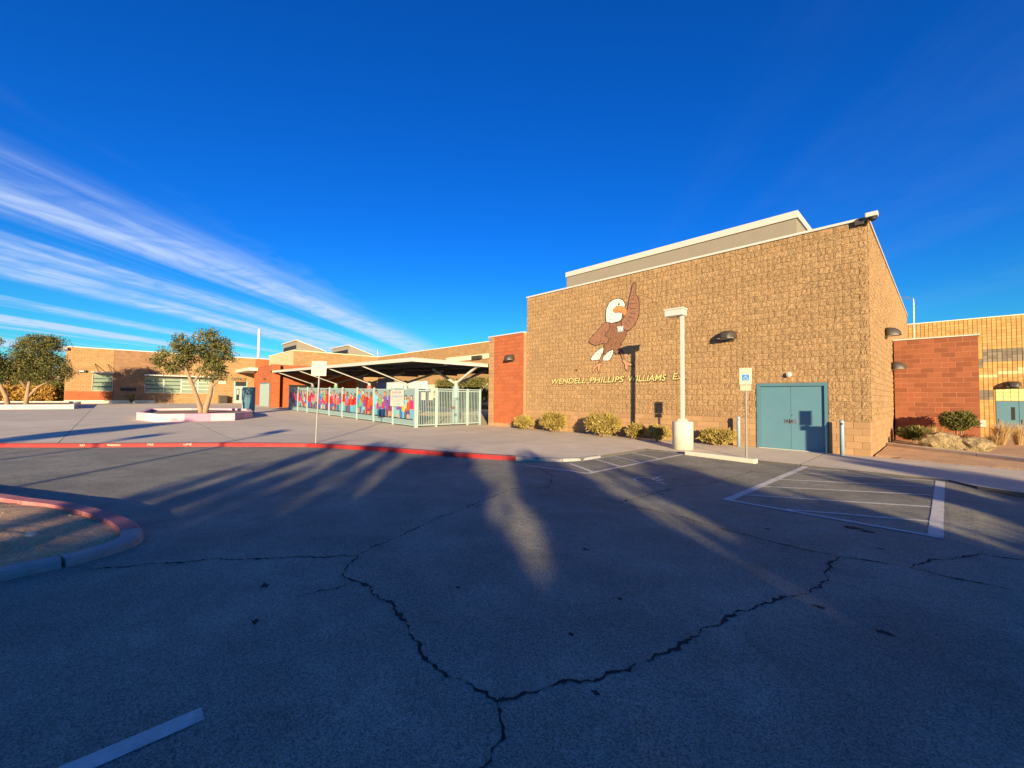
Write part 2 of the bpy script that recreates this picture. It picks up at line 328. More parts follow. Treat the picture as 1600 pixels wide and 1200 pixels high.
# kerbs -------------------------------------------------------------
def resample(path, step):
    out = [Vector((*path[0], 0))]; acc = 0
    P = [Vector((*p, 0)) for p in path]; d = 0; nxt = step
    for a, b in zip(P, P[1:]):
        L = (b-a).length
        while d+L >= nxt: out.append(a+(b-a)*((nxt-d)/L)); nxt += step
        d += L
    if (out[-1]-P[-1]).length > step*.3: out.append(P[-1])
    else: out[-1] = P[-1]
    return out
def kerb_run(parent, path, seg, w, inner, m, topf, botf, name='kerb_stone', gap=.008, sub=3, chip=0):
    """inner: +1 the kept side lies left of the path direction"""
    pts = resample(path, seg/sub); nseg = max(1, math.ceil((len(pts)-1)/sub)); objs = []
    nor = []
    for i in range(len(pts)):
        d = (pts[min(i+1, len(pts)-1)]-pts[max(i-1, 0)]).normalized(); nor.append(Vector((-d.y, d.x, 0))*inner)
    for s in range(nseg):
        idx = list(range(s*sub, min((s+1)*sub, len(pts)-1)+1))
        if len(idx) < 2: continue
        rings = []
        for n_, i in enumerate(idx):
            p = pts[i].copy(); d = (pts[min(i+1, len(pts)-1)]-pts[max(i-1, 0)]).normalized()
            if n_ == 0: p += d*gap
            if n_ == len(idx)-1: p -= d*gap
            nn = nor[i]; zt = topf(p.x, p.y); zb = botf(p.x, p.y)-.06
            prof = [(-.03, zb), (-.012, zt-.03), (0.0, zt-.012), (.018, zt), (w, zt), (w, zb)]
            rings.append([(p.x+nn.x*a, p.y+nn.y*a, z) for a, z in prof])
        b = MB(); k = 6
        v = [q for r in rings for q in r]; f = [(i*k+j, i*k+(j+1) % k, (i+1)*k+(j+1) % k, (i+1)*k+j) for i in range(len(rings)-1) for j in range(k)]
        f += [tuple(range(k)), tuple(range((len(rings)-1)*k, len(rings)*k))[::-1]]
        b.add(v, f); mm = m(s) if callable(m) else m
        o = b.build(name, mm, parent, bevel=0, smooth='fix'); o.data.polygons.foreach_set('use_smooth', [False]*len(o.data.polygons)); objs.append(o)
    return objs
kerb = thing('kerb', '', 'kerb'); del kerb['label']; del kerb['category']; kerb['kind'] = 'structure'
ktop = lambda x, y: tz(x)+.004
kerb_run(kerb, KERB[:6], 3.0, .15, 1, lambda s: M['redfade'] if s < 14 else M['red'], ktop, za)
kerb_run(kerb, KERB[5:], 2.4, .15, 1, M['red'], ktop, za, gap=.014)
kerb_run(kerb, [(-6.67, -7.95), (-6.1, -7.74), (-5.6, -7.37), (-5.3, -6.85), (-5.25, -6.0)], 1.3, .14, 1, M['greykerb'], lambda x, y: tz(x)+.004, za)
# lettering on the kerb face
for txt, t0 in (('FIRE', .47), ('LANE', .72)):
    a = Vector((-17.75, -16.75, 0)); b_ = Vector((-15.3, -13.25, 0)); d = (b_-a).normalized()
    me = text_mesh(txt, .10, M['white'], extrude=.001); o = link('kerb_lettering', me, kerb)
    p = a+(b_-a)*t0+Vector((d.y, -d.x, 0))*.032; o.location = (p.x, p.y, -.075); o.rotation_euler = (R(82), 0, math.atan2(d.y, d.x))
for txt, t0 in (('NO', .02), ('PARKING', .2)):
    a = Vector((-17.75, -16.75, 0)); b_ = Vector((-15.3, -13.25, 0)); d = (b_-a).normalized()
    me = text_mesh(txt, .09, M['cream'], extrude=.001); o = link('kerb_lettering', me, kerb)
    p = a+(b_-a)*t0+Vector((d.y, -d.x, 0))*.032; o.location = (p.x, p.y, -.08); o.rotation_euler = (R(82), 0, math.atan2(d.y, d.x))

# planter island in the car park ---------------------------------------------
ISL = [(-4.38, -18.5), (-4.2, -17.5), (-4.21, -16.8), (-4.29, -16.26), (-4.37, -16.03), (-4.50, -15.84), (-4.68, -15.70), (-5.1, -15.66), (-5.8, -15.79), (-6.67, -16.09), (-7.32, -16.38), (-7.96, -16.76), (-8.73, -17.17), (-11.0, -18.5), (-13.4, -20.4), (-14.4, -22.4), (-13.6, -24), (-11, -23.9), (-8, -22.4), (-5.2, -20.4)]
def smooth_closed(P, n=4):
    out = []
    N = len(P)
    for i in range(N):
        p0, p1, p2, p3 = [Vector((*P[(i+k) % N], 0)) for k in (-1, 0, 1, 2)]
        for k in range(n):
            t = k/n; q = .5*((2*p1)+(p2-p0)*t+(2*p0-5*p1+4*p2-p3)*t*t+(3*p1-p0-3*p2+p3)*t**3); out.append((q.x, q.y))
    return out
isl = smooth_closed(ISL)
island = thing('island', '', 'x'); del island['label']; del island['category']; island['kind'] = 'structure'
itop = lambda x, y: 0.045
kerb_run(island, isl[:29], 1.15, .17, 1, M['greykerb'], itop, lambda x, y: za(x)-.0, gap=.014, sub=8)
kerb_run(island, isl[28:]+[isl[0]], 1.5, .17, 1, M['pinkkerb'], itop, za, gap=.01, sub=8)
cen = Vector((-9, -19.5, 0)); ring = [Vector((*p, 0)) for p in isl]
b = MB(); N = len(ring); lv = []
for k, s_ in enumerate((1, .9, .7, .4, .1)):
    for p in ring:
        q = cen+(p-cen)*s_
        nn = (cen-p).normalized()*(.1 if k == 0 else 0); lv.append((q.x+nn.x, q.y+nn.y, -.0-.02*(k == 0)+random.uniform(-.012, .012)+.02*(k > 1)))
fs = [(k*N+i, k*N+(i+1) % N, (k+1)*N+(i+1) % N, (k+1)*N+i) for k in range(4) for i in range(N)]+[tuple(range(4*N, 5*N))]
b.add(lv, fs); b.build('island_soil', M['dirt'], island, smooth=True)
for (x, y, s_) in ((-5.62, -16.55, .05), (-5.3, -17.02, .03), (-6.2, -16.9, .025)):
    st = thing('stone', {.05: 'small pale stone on the shaded soil of the kerbed island', .03: 'tiny pale pebble near the grey kerb of the island', .025: 'tiny brown pebble farthest back on the island soil'}[s_], 'stone', (x, y, -.0))
    bm = bmesh.new(); bmesh.ops.create_icosphere(bm, subdivisions=2, radius=s_)
    for v in bm.verts: v.co *= random.uniform(.85, 1.1); v.co.z = v.co.z*.7+s_*.45
    me = bpy.data.meshes.new('stone_body'); bm.to_mesh(me); bm.free(); me.materials.append(M['conc2']); link('stone_body', me, st)

# painted markings -------------------------------------------------------------
def strip(b, p, q, w):
    p, q = Vector((*p, 0)), Vector((*q, 0)); d = (q-p).normalized(); n = Vector((-d.y, d.x, 0))*w/2; k = max(2, int((q-p).length/.35)); o = len(b.v)
    for i in range(k+1):
        c = p+(q-p)*i/k
        for s_ in (1, -1):
            x, y = c.x+n.x*s_*random.uniform(.94, 1.05), c.y+n.y*s_*random.uniform(.94, 1.05); b.v.append((x, y, za(x)+b.lift))
    for i in range(k): b.f.append((o+2*i+1, o+2*i+3, o+2*i+2, o+2*i)); b.mi.append(0)
def marking(lines, w, lift=.004):
    b = MB(); b.lift = lift
    for l in lines: strip(b, l[0], l[1], l[2] if len(l) > 2 else w)
    return b.build('road_marking', M['line'], kind='structure')
marking([((-5.8, -8.45), (-3.93, -8.45)), ((-3.93, -8.4), (-3.93, -3.42))], .10)
marking([((-5.25+.1, y), (-3.98, y-.68)) for y in (-7.52, -6.4, -5.45, -4.4)], .10, .006)
marking([((-5.2, -7.0), (-5.2, -3.45), .07), ((-5.2, -3.5), (-3.98, -3.5), .07)], .08, .008)
marking([((-1.0, -8.67), (-.92, -3.5)), ((1.37, -8.75), (1.40, -3.55), .135)], .13)
marking([((-1.05, -8.66), (1.42, -8.70), .09)], .09, .007)
marking([((-.93, -4.85+.02), (1.3, -3.62)), ((-.96, -6.0), (1.3, -4.55)), ((-.97, -7.05), (1.3, -5.55)), ((-.97, -8.1), (1.3, -6.72)), ((-.2, -8.62), (1.3, -7.85)), ((-.93, -3.95), (-.1, -3.55))], .075, .006)
marking([((-1.19, -15.55), (-1.16, -17.6), .11)], .11)
# wheelchair symbol on the asphalt
b = MB(); b.lift = .005
cxw, cyw = -2.62, -8.02
def wp(u, v): return (cxw+u*.92, cyw+v*.92)
arc = [wp(.30*math.cos(a)-.05, .30*math.sin(a)-.12) for a in [R(t) for t in range(100, 381, 14)]]
for p, q in zip(arc, arc[1:]): strip(b, p, q, .055)
for p, q in (((-.08, .38), (-.04, .02)), ((-.04, .02), (.22, .0)), ((.22, .0), (.34, -.28)), ((-.06, .2), (.15, .18)), ((.34, -.28), (.44, -.25))): strip(b, wp(*p), wp(*q), .06)
strip(b, wp(-.13, .47), wp(-.03, .47), .1)
b.build('wheelchair_symbol', M['line'], kind='structure')

random.seed(21)
# cracks ------------------------------------------------------------------------
CR = {0: [(-4.1, -16.08), (-3.6, -15.18), (-2.72, -14.07), (-3.26, -12.79), (-3.92, -10.73), (-3.53, -10.14), (-4.3, -9.2), (-5.39, -8.45)],
      1: [(-2.72, -14.07), (-2.36, -14.37), (-2.11, -14.33), (-1.56, -14.32), (-1.16, -14.40), (-.72, -14.46), (-.24, -14.39), (-.10, -14.56), (.02, -14.75), (.1, -15.2)],
      2: [(-.24, -14.39), (.04, -13.88), (.19, -13.3), (.32, -12.42), (.68, -11.42), (.65, -10.41)],
      3: [(-3.43, -10.17), (-2.2, -10.12), (-.94, -10.22), (-.11, -10.4), (.65, -10.41), (1.2, -10.27), (1.92, -10.16), (3.5, -10)],
      4: [(1.2, -10.27), (1.37, -9.75), (1.71, -9.08), (2.03, -8.9), (3.4, -8.3)],
      5: [(-2.09, -10.25), (-1.99, -8.54), (-1.74, -7.42), (-1.59, -5.13)],
      6: [(-2.2, -14.83), (-2.11, -14.35)]}
for k, path in CR.items():
    pts = resample(path, .032); b = MB(); w0 = {0: .008, 1: .010, 2: .011, 3: .008, 4: .009, 5: .007, 6: .005}[k]
    off = 0; L_ = len(pts); o = 0
    for i, p in enumerate(pts):
        d = (pts[min(i+1, L_-1)]-pts[max(i-1, 0)]).normalized(); n = Vector((-d.y, d.x, 0))
        off = off*.86+random.uniform(-.02, .02)
        e = min(1, i/4, (L_-1-i)/3) if k not in (2,) else 1
        wv = w0*random.uniform(.35, 1.5)*(1+.5*math.sin(i*.31+k))*max(.15, e); j = p+n*off
        for s_ in (1, -1):
            q = j+n*s_*wv*random.uniform(.5, 1.5)+d*random.uniform(-.012, .012)+n*random.uniform(-.006, .006); b.v.append((q.x, q.y, za(q.x)+.0025))
        if i: b.f.append((2*i-1, 2*i+1, 2*i, 2*i-2)); b.mi.append(0)
    b.build('asphalt_crack', M['crack'], kind='structure')
# tar spots
b = MB()
for (x, y, r_) in ((.62, -9.0, .13), (.78, -9.05, .10), (.95, -9.75, .05), (-1.25, -12.2, .05), (-.4, -12.9, .035), (-1.45, -13.75, .03), (-.35, -13.6, .03), (.75, -11.85, .05), (1.15, -11.95, .06), (-2.6, -14.95, .06), (-2.0, -15.15, .045), (2.0, -11.4, .05), (2.3, -11.1, .05), (-1.9, -9.1, .05), (-.1, -9.9, .05), (.1, -13.95, .03)):
    o = len(b.v); n = 14; b.v.append((x, y, za(x)+.0022))
    for k in range(n):
        rr = r_*random.uniform(.45, 1.1); b.v.append((x+rr*math.cos(k*6.2832/n), y+rr*.7*math.sin(k*6.2832/n), za(x)+.002))
    for k in range(n): b.f.append((o, o+1+k, o+1+(k+1) % n)); b.mi.append(0)
b.build('tar_stain', M['crack'], kind='structure')

random.seed(5)
# dirt bed to the right of the gymnasium
def dz(x, y): return .01-.62*sm(7, 24, y)+.02*math.sin(x*3+y*2)*.5
b = MB(); xs = [.05, .6, 1.2, 1.8, 2.4, 3, 4, 6, 9, 14]; ys = [-1.9, -1.2, -.6, 0, .6, 1.4, 2.4, 3.5, 5, 7, 9, 12, 16, 20, 26]
grid_sheet('dirt_bed', xs, ys, lambda x, y: dz(x, y)-(0 if y > (.05-.13*(x)) else .09), M['dirt'])
b = MB(); prev = None
mow = [(.02, 4.4), (.35, 4.07), (.63, 3.78), (1.1, 3.4), (1.54, 3.06), (2.3, 2.46), (2.95, 1.9), (4, .9), (6, -.6)]
mk = thing('edging', '', 'x'); del mk['label']; del mk['category']; mk['kind'] = 'structure'
kerb_run(mk, mow, 1.4, .11, 1, M['conc2'], lambda x, y: .12, lambda x, y: -.03, name='edging_stone')

# ------------------------------------------------------------------ block walls
BW, BH, J = .4, .2, .008
def block_variant(split, k, w=BW, deep=.10):
    r = random.Random(k*13+5); b = MB()
    if split:
        nx, nz = 6, 4
        h = [[0]*(nx+1) for _ in range(nz+1)]
        for j in range(nz+1):
            for i in range(nx+1):
                edge = i in (0, nx) or j in (0, nz)
                h[j][i] = -(r.uniform(.002, .018) if edge else r.uniform(.002, .031))
        for j, i in ((0, 0), (0, nx), (nz, 0), (nz, nx)): h[j][i] = -.003
        v = [((i/nx-.5)*(w-J), h[j][i], (j/nz)*(BH-J)) for j in range(nz+1) for i in range(nx+1)]
        v = [(x+(r.uniform(-.012, .012) if abs(x) < (w-J)/2-.01 else 0), y, z+(r.uniform(-.01, .01) if .01 < z < BH-J-.01 else 0)) for x, y, z in v]
        f = [(j*(nx+1)+i, j*(nx+1)+i+1, (j+1)*(nx+1)+i+1, (j+1)*(nx+1)+i) for j in range(nz) for i in range(nx)]
        ring = [0, nx, nz*(nx+1)+nx, nz*(nx+1)]
        o = len(v); v += [(v[q][0], deep, v[q][2]) for q in ring]; n = len(ring)
        f += [(ring[(q+1) % n], ring[q], o+q, o+(q+1) % n) for q in range(n)]
        b.add(v, f)
    else:
        a = (w-J)/2; c = .006; y = r.uniform(-.004, .001)
        v = [(-a, y+c, 0), (a, y+c, 0), (a, y+c, BH-J), (-a, y+c, BH-J), (-a+c, y, c), (a-c, y, c), (a-c, y, BH-J-c), (-a+c, y, BH-J-c), (-a, deep, 0), (a, deep, 0), (a, deep, BH-J), (-a, deep, BH-J)]
        f = [(4, 5, 6, 7), (0, 1, 5, 4), (1, 2, 6, 5), (2, 3, 7, 6), (3, 0, 4, 7), (0, 8, 9, 1), (1, 9, 10, 2), (2, 10, 11, 3), (3, 11, 8, 0)]
        b.add(v, f)
    return b
NV = 14
SPLIT = [block_variant(True, k) for k in range(NV)]; SMOOTH = [block_variant(False, k) for k in range(5)]
def tiles(u0, u1, z0, z1, course0=0, holes=(), bw=BW, bond=True):
    """running-bond pieces (u centre, z, width, height)"""
    out = []; k = 0; z = z0
    while z < z1-.03:
        h = min(BH, z1-z); u = u0-(bw/2 if (bond and (k+course0) % 2) else 0)
        while u < u1-.02:
            a, c = max(u, u0), min(u+bw, u1); spans = [(a, c)]
            for ha, hb, hz0, hz1 in holes:
                if z+h > hz0+.01 and z < hz1-.01:
                    ns = []
                    for s0, s1 in spans:
                        if s1 <= ha or s0 >= hb: ns.append((s0, s1)); continue
                        if s0 < ha: ns.append((s0, ha))
                        if s1 > hb: ns.append((hb, s1))
                    spans = ns
            for s0, s1 in spans:
                if s1-s0 > .04: out.append(((s0+s1)/2, z, s1-s0, h))
            u += bw
        z += BH; k += 1
    return out
def place_blocks(parent, jobs, limit=300, name='block', jx=J, jz=J):
    """jobs: (variants, material, origin fn(u,z)->Vector, rz, tiles, split_below) ; the biggest in view become separate parts"""
    allp = []
    for (kind, m, org, rz, ts) in jobs:
        nrm = Vector((math.sin(rz), -math.cos(rz), 0))
        for t in ts:
            c = org(t[0], t[1]+t[3]/2); d = CAMP-c; L_ = d.length
            allp.append((max(0, d.normalized().dot(nrm))*t[2]*t[3]/L_**2, kind, m, org, rz, t))
    allp.sort(key=lambda q: -q[0]); meshes = {}
    stuff = {}
    for i, (s_, kind, m, org, rz, t) in enumerate(allp):
        vs = SPLIT if kind else SMOOTH; k = random.randrange(len(vs)); p = org(t[0], t[1]); sx, sz_ = (t[2]-jx)/(BW-J), (t[3]-jz)/(BH-J)
        if i < limit:
            key = (kind, k, m.name)
            if key not in meshes: meshes[key] = vs[k].mesh(name, m)
            o = link(name, meshes[key], parent, p); o.rotation_euler = (0, 0, rz); o.scale = (sx, 1, sz_)
        else:
            stuff.setdefault(m.name, (m, []))[1].append((vs[k], p, rz, sx, sz_))
    for m, lst in stuff.values():
        V, F = [], []; o = 0
        for b, p, rz, sx, sz_ in lst:
            v = np.array(b.v)*[sx, 1, sz_]; c, s_ = math.cos(rz), math.sin(rz)
            V.append(np.stack([v[:, 0]*c-v[:, 1]*s_+p.x, v[:, 0]*s_+v[:, 1]*c+p.y, v[:, 2]+p.z], 1)); F += [tuple(q+o for q in f) for f in b.f]; o += len(v)
        me = bpy.data.meshes.new(name+'_courses'); me.from_pydata(np.concatenate(V).tolist(), [], F); me.materials.append(m); link(name+'_courses', me, parent, kind='stuff')

gym = thing('gymnasium', 'tall tan split-face block gymnasium with eagle mural and blue-grey double door', 'building')
# core walls just behind the block faces (mortar), open roof slab
b = MB(); b.box(-13.97, -2.98, .007, .35, -.2, 6.98).box(-.98, -.007, .007, .35, -.2, 6.98).box(-2.98, -.98, .007, .35, 2.18, 6.98).box(-.35, -.007, .35, 19.9, -.2, 6.98).box(-13.97, -13.6, .35, 19.9, -.2, 6.98).box(-13.6, -.35, 19.6, 19.9, -.2, 6.98).box(-13.6, -.35, .35, 19.6, 6.2, 6.4)
b.build('wall_core', M['mortar'], gym)
org_front = lambda u, z: Vector((u, 0, z)); org_side = lambda u, z: Vector((0, u, z))
doorh = (-2.97, -.99, -1, 2.19)
jobs = [(False, M['smoothblk'], org_front, 0, tiles(-14, 0, 0, 1.0, 0, [doorh])),
        (True, M['split'], org_front, 0, tiles(-14, 0, 1.0, 7.0, 1, [doorh])),
        (False, M['smoothblk'], org_side, R(90), tiles(.1, 20, 0, 1.0, 1)),
        (True, M['split'], org_side, R(90), tiles(.1, 20, 1.0, 7.0, 0))]
place_blocks(gym, jobs)
b = MB(); b.box(-14.03, .05, -.06, .30, 7.0, 7.075).box(-.30, .05, .302, 20, 7.0, 7.075); b.build('parapet_coping', M['white'], gym)
b = MB(); b.box(-13.7, -2.35, 3, 16, 6.41, 8.72); b.build('roof_penthouse', M['stucco'], gym)
b = MB(); b.box(-13.75, -2.29, 2.94, 16.05, 8.72, 9.0); b.build('penthouse_coping', M['white'], gym)
# double door
dr = MB(); dr.box(-2.965, -2.88, -.03, .08, 0, 2.18).box(-1.08, -.995, -.03, .08, 0, 2.18).box(-2.88, -1.08, -.03, .08, 2.08, 2.18).box(-2.88, -2.85, .0, .05, 0, 2.08).box(-1.11, -1.08, .0, .05, 0, 2.08)
dframe = dr.build('door_frame', M['tealdark'], gym)
for x0, x1 in ((-2.847, -1.985), (-1.977, -1.113)):
    lf = MB().box(x0, x1, .035, .085, .012, 2.075).build('door_leaf', M['teal'], gym, bevel=.003)
    xe = x1-.06 if x0 < -2.5 else x0+.06
    h = MB().box(xe-.11, xe+.045 if x0 < -2.5 else xe+.11, .022, .035, .86, 1.0).build('latch_plate', M['chrome'], lf)
    g = MB().box(xe-.05, xe-.012, .0, .022, .90, .96).build('pull', M['dark'], lf)
for x in (-2.862, -1.105):
    for z in (.25, 1.05, 1.85): MB().tube([(x, .02, z), (x, .02, z+.11)], .012, 8).build('hinge', M['steel'], gym)
MB().tube([(-1.93, .034, 1.13), (-1.93, .02, 1.13)], .022, 10).build('lock_cylinder', M['chrome'], gym)
MB().box(-2.9, -1.05, -.04, .1, -.01, .012).build('threshold', M['conc2'], gym)
MB().tube([(-1.98, -.03, 2.46), (-1.98, -.12, 2.46)], [.06, .085], 12).tube([(-1.98, -.12, 2.46), (-1.98, -.14, 2.46)], [.07, .05], 12).build('door_lamp', M['white'], gym)

# painted mural lettering and bird, sitting just proud of the block faces
MP = {k: mat('mural_'+k, c, .8, .12, 8, bump=1.0, bscale=26, bump2=.7, b2scale=9, stain=.18, stain_col=TAN, stain_scale=14) for k, c in dict(brown=(.21, .092, .05), brown2=(.26, .118, .068), brown3=(.09, .035, .018), white=(.70, .68, .62), orange=(.60, .22, .07), black=(.02, .017, .015), grey=(.33, .36, .38), pink=(.55, .24, .13), lettering=(.66, .52, .20), tan=(.45, .27, .2)).items()}
EAG = {'raised_wing': [(-7.60,6.59),(-7.52,6.50),(-7.52,6.25),(-7.54,6.08),(-7.44,5.94),(-7.37,5.67),(-7.37,5.42),(-7.40,5.16),(-7.48,4.92),(-7.65,4.72),(-7.81,4.59),(-7.97,4.57),(-8.18,4.75),(-8.20,5.01),(-8.06,5.18),(-7.93,5.39),(-7.87,5.60),(-7.85,5.82),(-7.79,6.03),(-7.73,6.21),(-7.67,6.49)],
'body': [(-8.88,5.07),(-8.48,4.95),(-8.18,5.01),(-8.01,4.91),(-7.95,4.57),(-8.01,4.32),(-8.18,4.11),(-8.27,4.04),(-8.29,3.85),(-8.24,3.70),(-8.48,3.59),(-8.59,3.69),(-8.61,3.84),(-8.92,3.73),(-9.03,3.61),(-9.12,3.61),(-9.10,3.92),(-9.05,4.15),(-9.08,4.50),(-8.97,4.72)],
'folded_wing': [(-8.92,5.07),(-8.81,4.94),(-8.82,4.74),(-8.96,4.61),(-9.09,4.46),(-8.92,4.37),(-8.87,4.25),(-8.96,4.10),(-9.19,4.13),(-9.37,4.09),(-9.61,4.08),(-9.84,4.20),(-9.92,4.29),(-9.80,4.44),(-9.51,4.67),(-9.24,4.91),(-9.01,5.04)],
'head': [(-8.97,5.09),(-9.00,5.35),(-8.97,5.65),(-8.83,5.90),(-8.61,6.02),(-8.35,6.03),(-8.14,5.91),(-8.04,5.74),(-8.06,5.59),(-8.14,5.46),(-8.18,5.27),(-8.22,5.09),(-8.35,5.03),(-8.70,5.00),(-8.88,5.06)],
'beak': [(-8.62,5.58),(-8.50,5.68),(-8.35,5.70),(-8.06,5.60),(-7.95,5.48),(-7.94,5.35),(-8.02,5.25),(-8.10,5.24),(-8.12,5.36),(-8.31,5.42),(-8.50,5.43),(-8.60,5.48)],
'tail': [(-9.12,3.92),(-9.19,3.66),(-9.26,3.41),(-9.75,3.38),(-9.82,3.46),(-9.61,3.69),(-9.37,3.86)],
'tail_b': [(-8.60,3.81),(-8.64,3.62),(-8.78,3.38),(-8.92,3.33),(-9.22,3.35),(-9.12,3.53),(-8.92,3.69)],
'leg_l': [(-9.22,3.66),(-9.09,3.61),(-9.21,3.35),(-9.30,3.20),(-9.39,3.23)],
'leg_r': [(-8.33,3.75),(-8.16,3.68),(-8.04,3.31),(-8.14,3.28)],
'foot_l': [(-9.30,3.23),(-9.16,3.15),(-9.30,3.14),(-9.32,2.96),(-9.37,2.79),(-9.44,2.93),(-9.42,3.10),(-9.53,3.07),(-9.70,2.82),(-9.74,2.90),(-9.65,3.09),(-9.46,3.20)],
'foot_r': [(-8.10,3.34),(-7.93,3.20),(-7.65,3.09),(-7.61,3.03),(-7.81,3.04),(-7.91,3.08),(-7.89,2.90),(-7.95,2.85),(-8.03,2.94),(-8.03,3.09),(-8.10,3.21),(-8.16,3.25)],
'badge': [(-8.42,4.81),(-8.12,4.81),(-8.10,4.55),(-8.39,4.53)], 'eye': [(-8.40,5.80),(-8.34,5.83),(-8.28,5.80),(-8.29,5.75),(-8.35,5.74)]}
mural = thing('eagle_mural', 'painted brown bald eagle with one wing raised on the tan block wall', 'mural', (0, 0, 0))
def grow(poly, d):
    A = sum(poly[i][0]*poly[(i+1) % len(poly)][1]-poly[(i+1) % len(poly)][0]*poly[i][1] for i in range(len(poly))); s_ = 1 if A > 0 else -1; out = []
    n = len(poly)
    for i in range(n):
        a, p, c = Vector(poly[i-1]), Vector(poly[i]), Vector(poly[(i+1) % n])
        e1, e2 = (p-a).normalized(), (c-p).normalized(); n1, n2 = Vector((e1.y, -e1.x))*s_, Vector((e2.y, -e2.x))*s_
        m_ = n1+n2; m_ = m_.normalized() if m_.length > .2 else n1; k = min(1.8, 1/max(.4, m_.dot(n1))); out.append((p.x+m_.x*d*k, p.y+m_.y*d*k))
    return out
def flat(poly, y, th=.004, b=None, mi=0):
    b = b or MB(); b.prism(poly, 1, y, y+th, mi); return b
def tri_build(b, name, m, parent, **t):
    o = b.build(name, m, parent, smooth='fix', **t); o.data.polygons.foreach_set('use_smooth', [False]*len(o.data.polygons)); return o
YM = -.040
for nm, key, col, lay, out in (('tail', 'tail', 'white', 0, .022), ('tail', 'tail_b', 'white', 0, .022), ('leg', 'leg_l', 'brown2', 1, .02), ('leg', 'leg_r', 'brown2', 1, .02), ('foot', 'foot_l', 'pink', 2, .02), ('foot', 'foot_r', 'pink', 2, .02),
                               ('body', 'body', 'brown', 3, .03), ('raised_wing', 'raised_wing', 'brown2', 5, .03), ('folded_wing', 'folded_wing', 'brown2', 5, .03), ('head', 'head', 'white', 7, .03), ('beak', 'beak', 'orange', 9, .018), ('eye', 'eye', 'black', 9, 0), ('badge', 'badge', 'grey', 7, .012)):
    y = YM-lay*.0012
    if out: tri_build(flat(grow(EAG[key], out), y, .001), 'outline', MP['black'], mural)
    o = tri_build(flat(EAG[key], y-.0009, .0012), nm, MP[col], mural)
b = MB()                                                               # feather strokes
def stroke(b, p, q, w, y):
    p, q = Vector(p), Vector(q); d = (q-p).normalized(); n = Vector((-d.y, d.x))*w/2
    b.prism([tuple(p+n), tuple(p-n*.6), tuple(q-n*.3), tuple(q+n*.4)], 1, y, y+.0007)
yw = YM-.0085
for p, q in (((-8.05, 4.95), (-7.88, 4.72)), ((-7.95, 5.05), (-7.72, 4.86)), ((-7.85, 5.17), (-7.58, 5.02)), ((-7.80, 5.32), (-7.5, 5.22)), ((-7.79, 5.5), (-7.48, 5.46)), ((-7.78, 5.7), (-7.5, 5.68)), ((-7.74, 5.9), (-7.55, 5.88)), ((-7.70, 6.06), (-7.57, 6.04))): stroke(b, p, q, .035, yw)
for p, q in (((-9.75, 4.22), (-9.62, 4.34)), ((-9.58, 4.14), (-9.46, 4.28)), ((-9.36, 4.16), (-9.24, 4.28)), ((-9.15, 4.18), (-9.02, 4.28)), ((-9.4, 3.82), (-9.5, 3.45)), ((-9.25, 3.8), (-9.38, 3.45)), ((-8.75, 3.7), (-8.92, 3.4)), ((-8.86, 3.7), (-9.06, 3.4)), ((-8.44, 5.9), (-8.22, 5.86)), ((-8.80, 5.2), (-8.72, 5.12)), ((-8.62, 5.18), (-8.54, 5.1)), ((-8.44, 5.2), (-8.36, 5.12)), ((-8.82, 5.45), (-8.76, 5.36)), ((-8.80, 5.7), (-8.7, 5.62)), ((-8.55, 5.53), (-8.02, 5.36))): stroke(b, p, q, .022, YM-.0125)
b.build('feather_strokes', MP['black'], mural)
b = MB(); rf = random.Random(4)
for (x0, x1, z0, z1, lay, n_) in ((-8.85, -8.1, 3.95, 4.85, 3, 34), (-9.6, -8.95, 4.2, 4.9, 5, 16), (-8.0, -7.5, 4.75, 5.9, 5, 14)):
    for k in range(n_):
        x, z = rf.uniform(x0, x1), rf.uniform(z0, z1)
        if lay == 5 and x < -8.5 and abs((z-4.25)-(x+9.6)) > .33: continue
        if lay == 5 and x > -8.5 and z < 5.1 and x > -7.6: continue
        stroke(b, (x, z), (x+rf.uniform(-.06, .02), z-rf.uniform(.07, .14)), .02, YM-lay*.0012-.0019)
b.build('feather_ticks', MP['brown3'], mural)
me = text_mesh('W', .27, MP['white'], extrude=.0008, offset=.008); o = link('badge_letter', me, mural, (-8.40, YM-.0105, 4.58)); o.rotation_euler = (R(90), 0, 0)
MB().prism([(-10.72, 2.98), (-10.60, 3.0), (-10.58, 2.94), (-10.66, 2.9)], 1, YM, YM+.002).build('paint_fleck', MP['black'], mural)
let = thing('wall_lettering', 'cream italic painted school name under the eagle on the tan wall', 'lettering', (0, 0, 0))
def word(txt, x0, x1, z, size):
    probe = text_mesh(txt, size, MP['lettering'], shear=.22); xs = [v.co.x for v in probe.vertices]; wdt = max(xs)-min(xs); sx = (x1-x0)/wdt
    for lay, off, m, dx, dz_ in ((0, .017, 'black', .02, -.018), (1, .005, 'lettering', 0, 0)):  # black painted outline, slightly offset, then the letter face
        me = text_mesh(txt, size, MP[m], shear=.22, offset=off, extrude=.0006)
        o = link('lettering' if lay else 'lettering_outline', me, let, (x0-min(xs)*sx+dx, -.041-.003*lay, z+dz_)); o.rotation_euler = (R(90), 0, 0); o.scale = (sx, 1, 1)
word('WENDELL', -12.19, -10.12, 2.335, .36); word('PHILLIPS', -9.88, -8.08, 2.345, .36); word('WILLIAMS', -7.87, -6.18, 2.36, .36); word('E.S.', -5.92, -5.42, 2.40, .34)

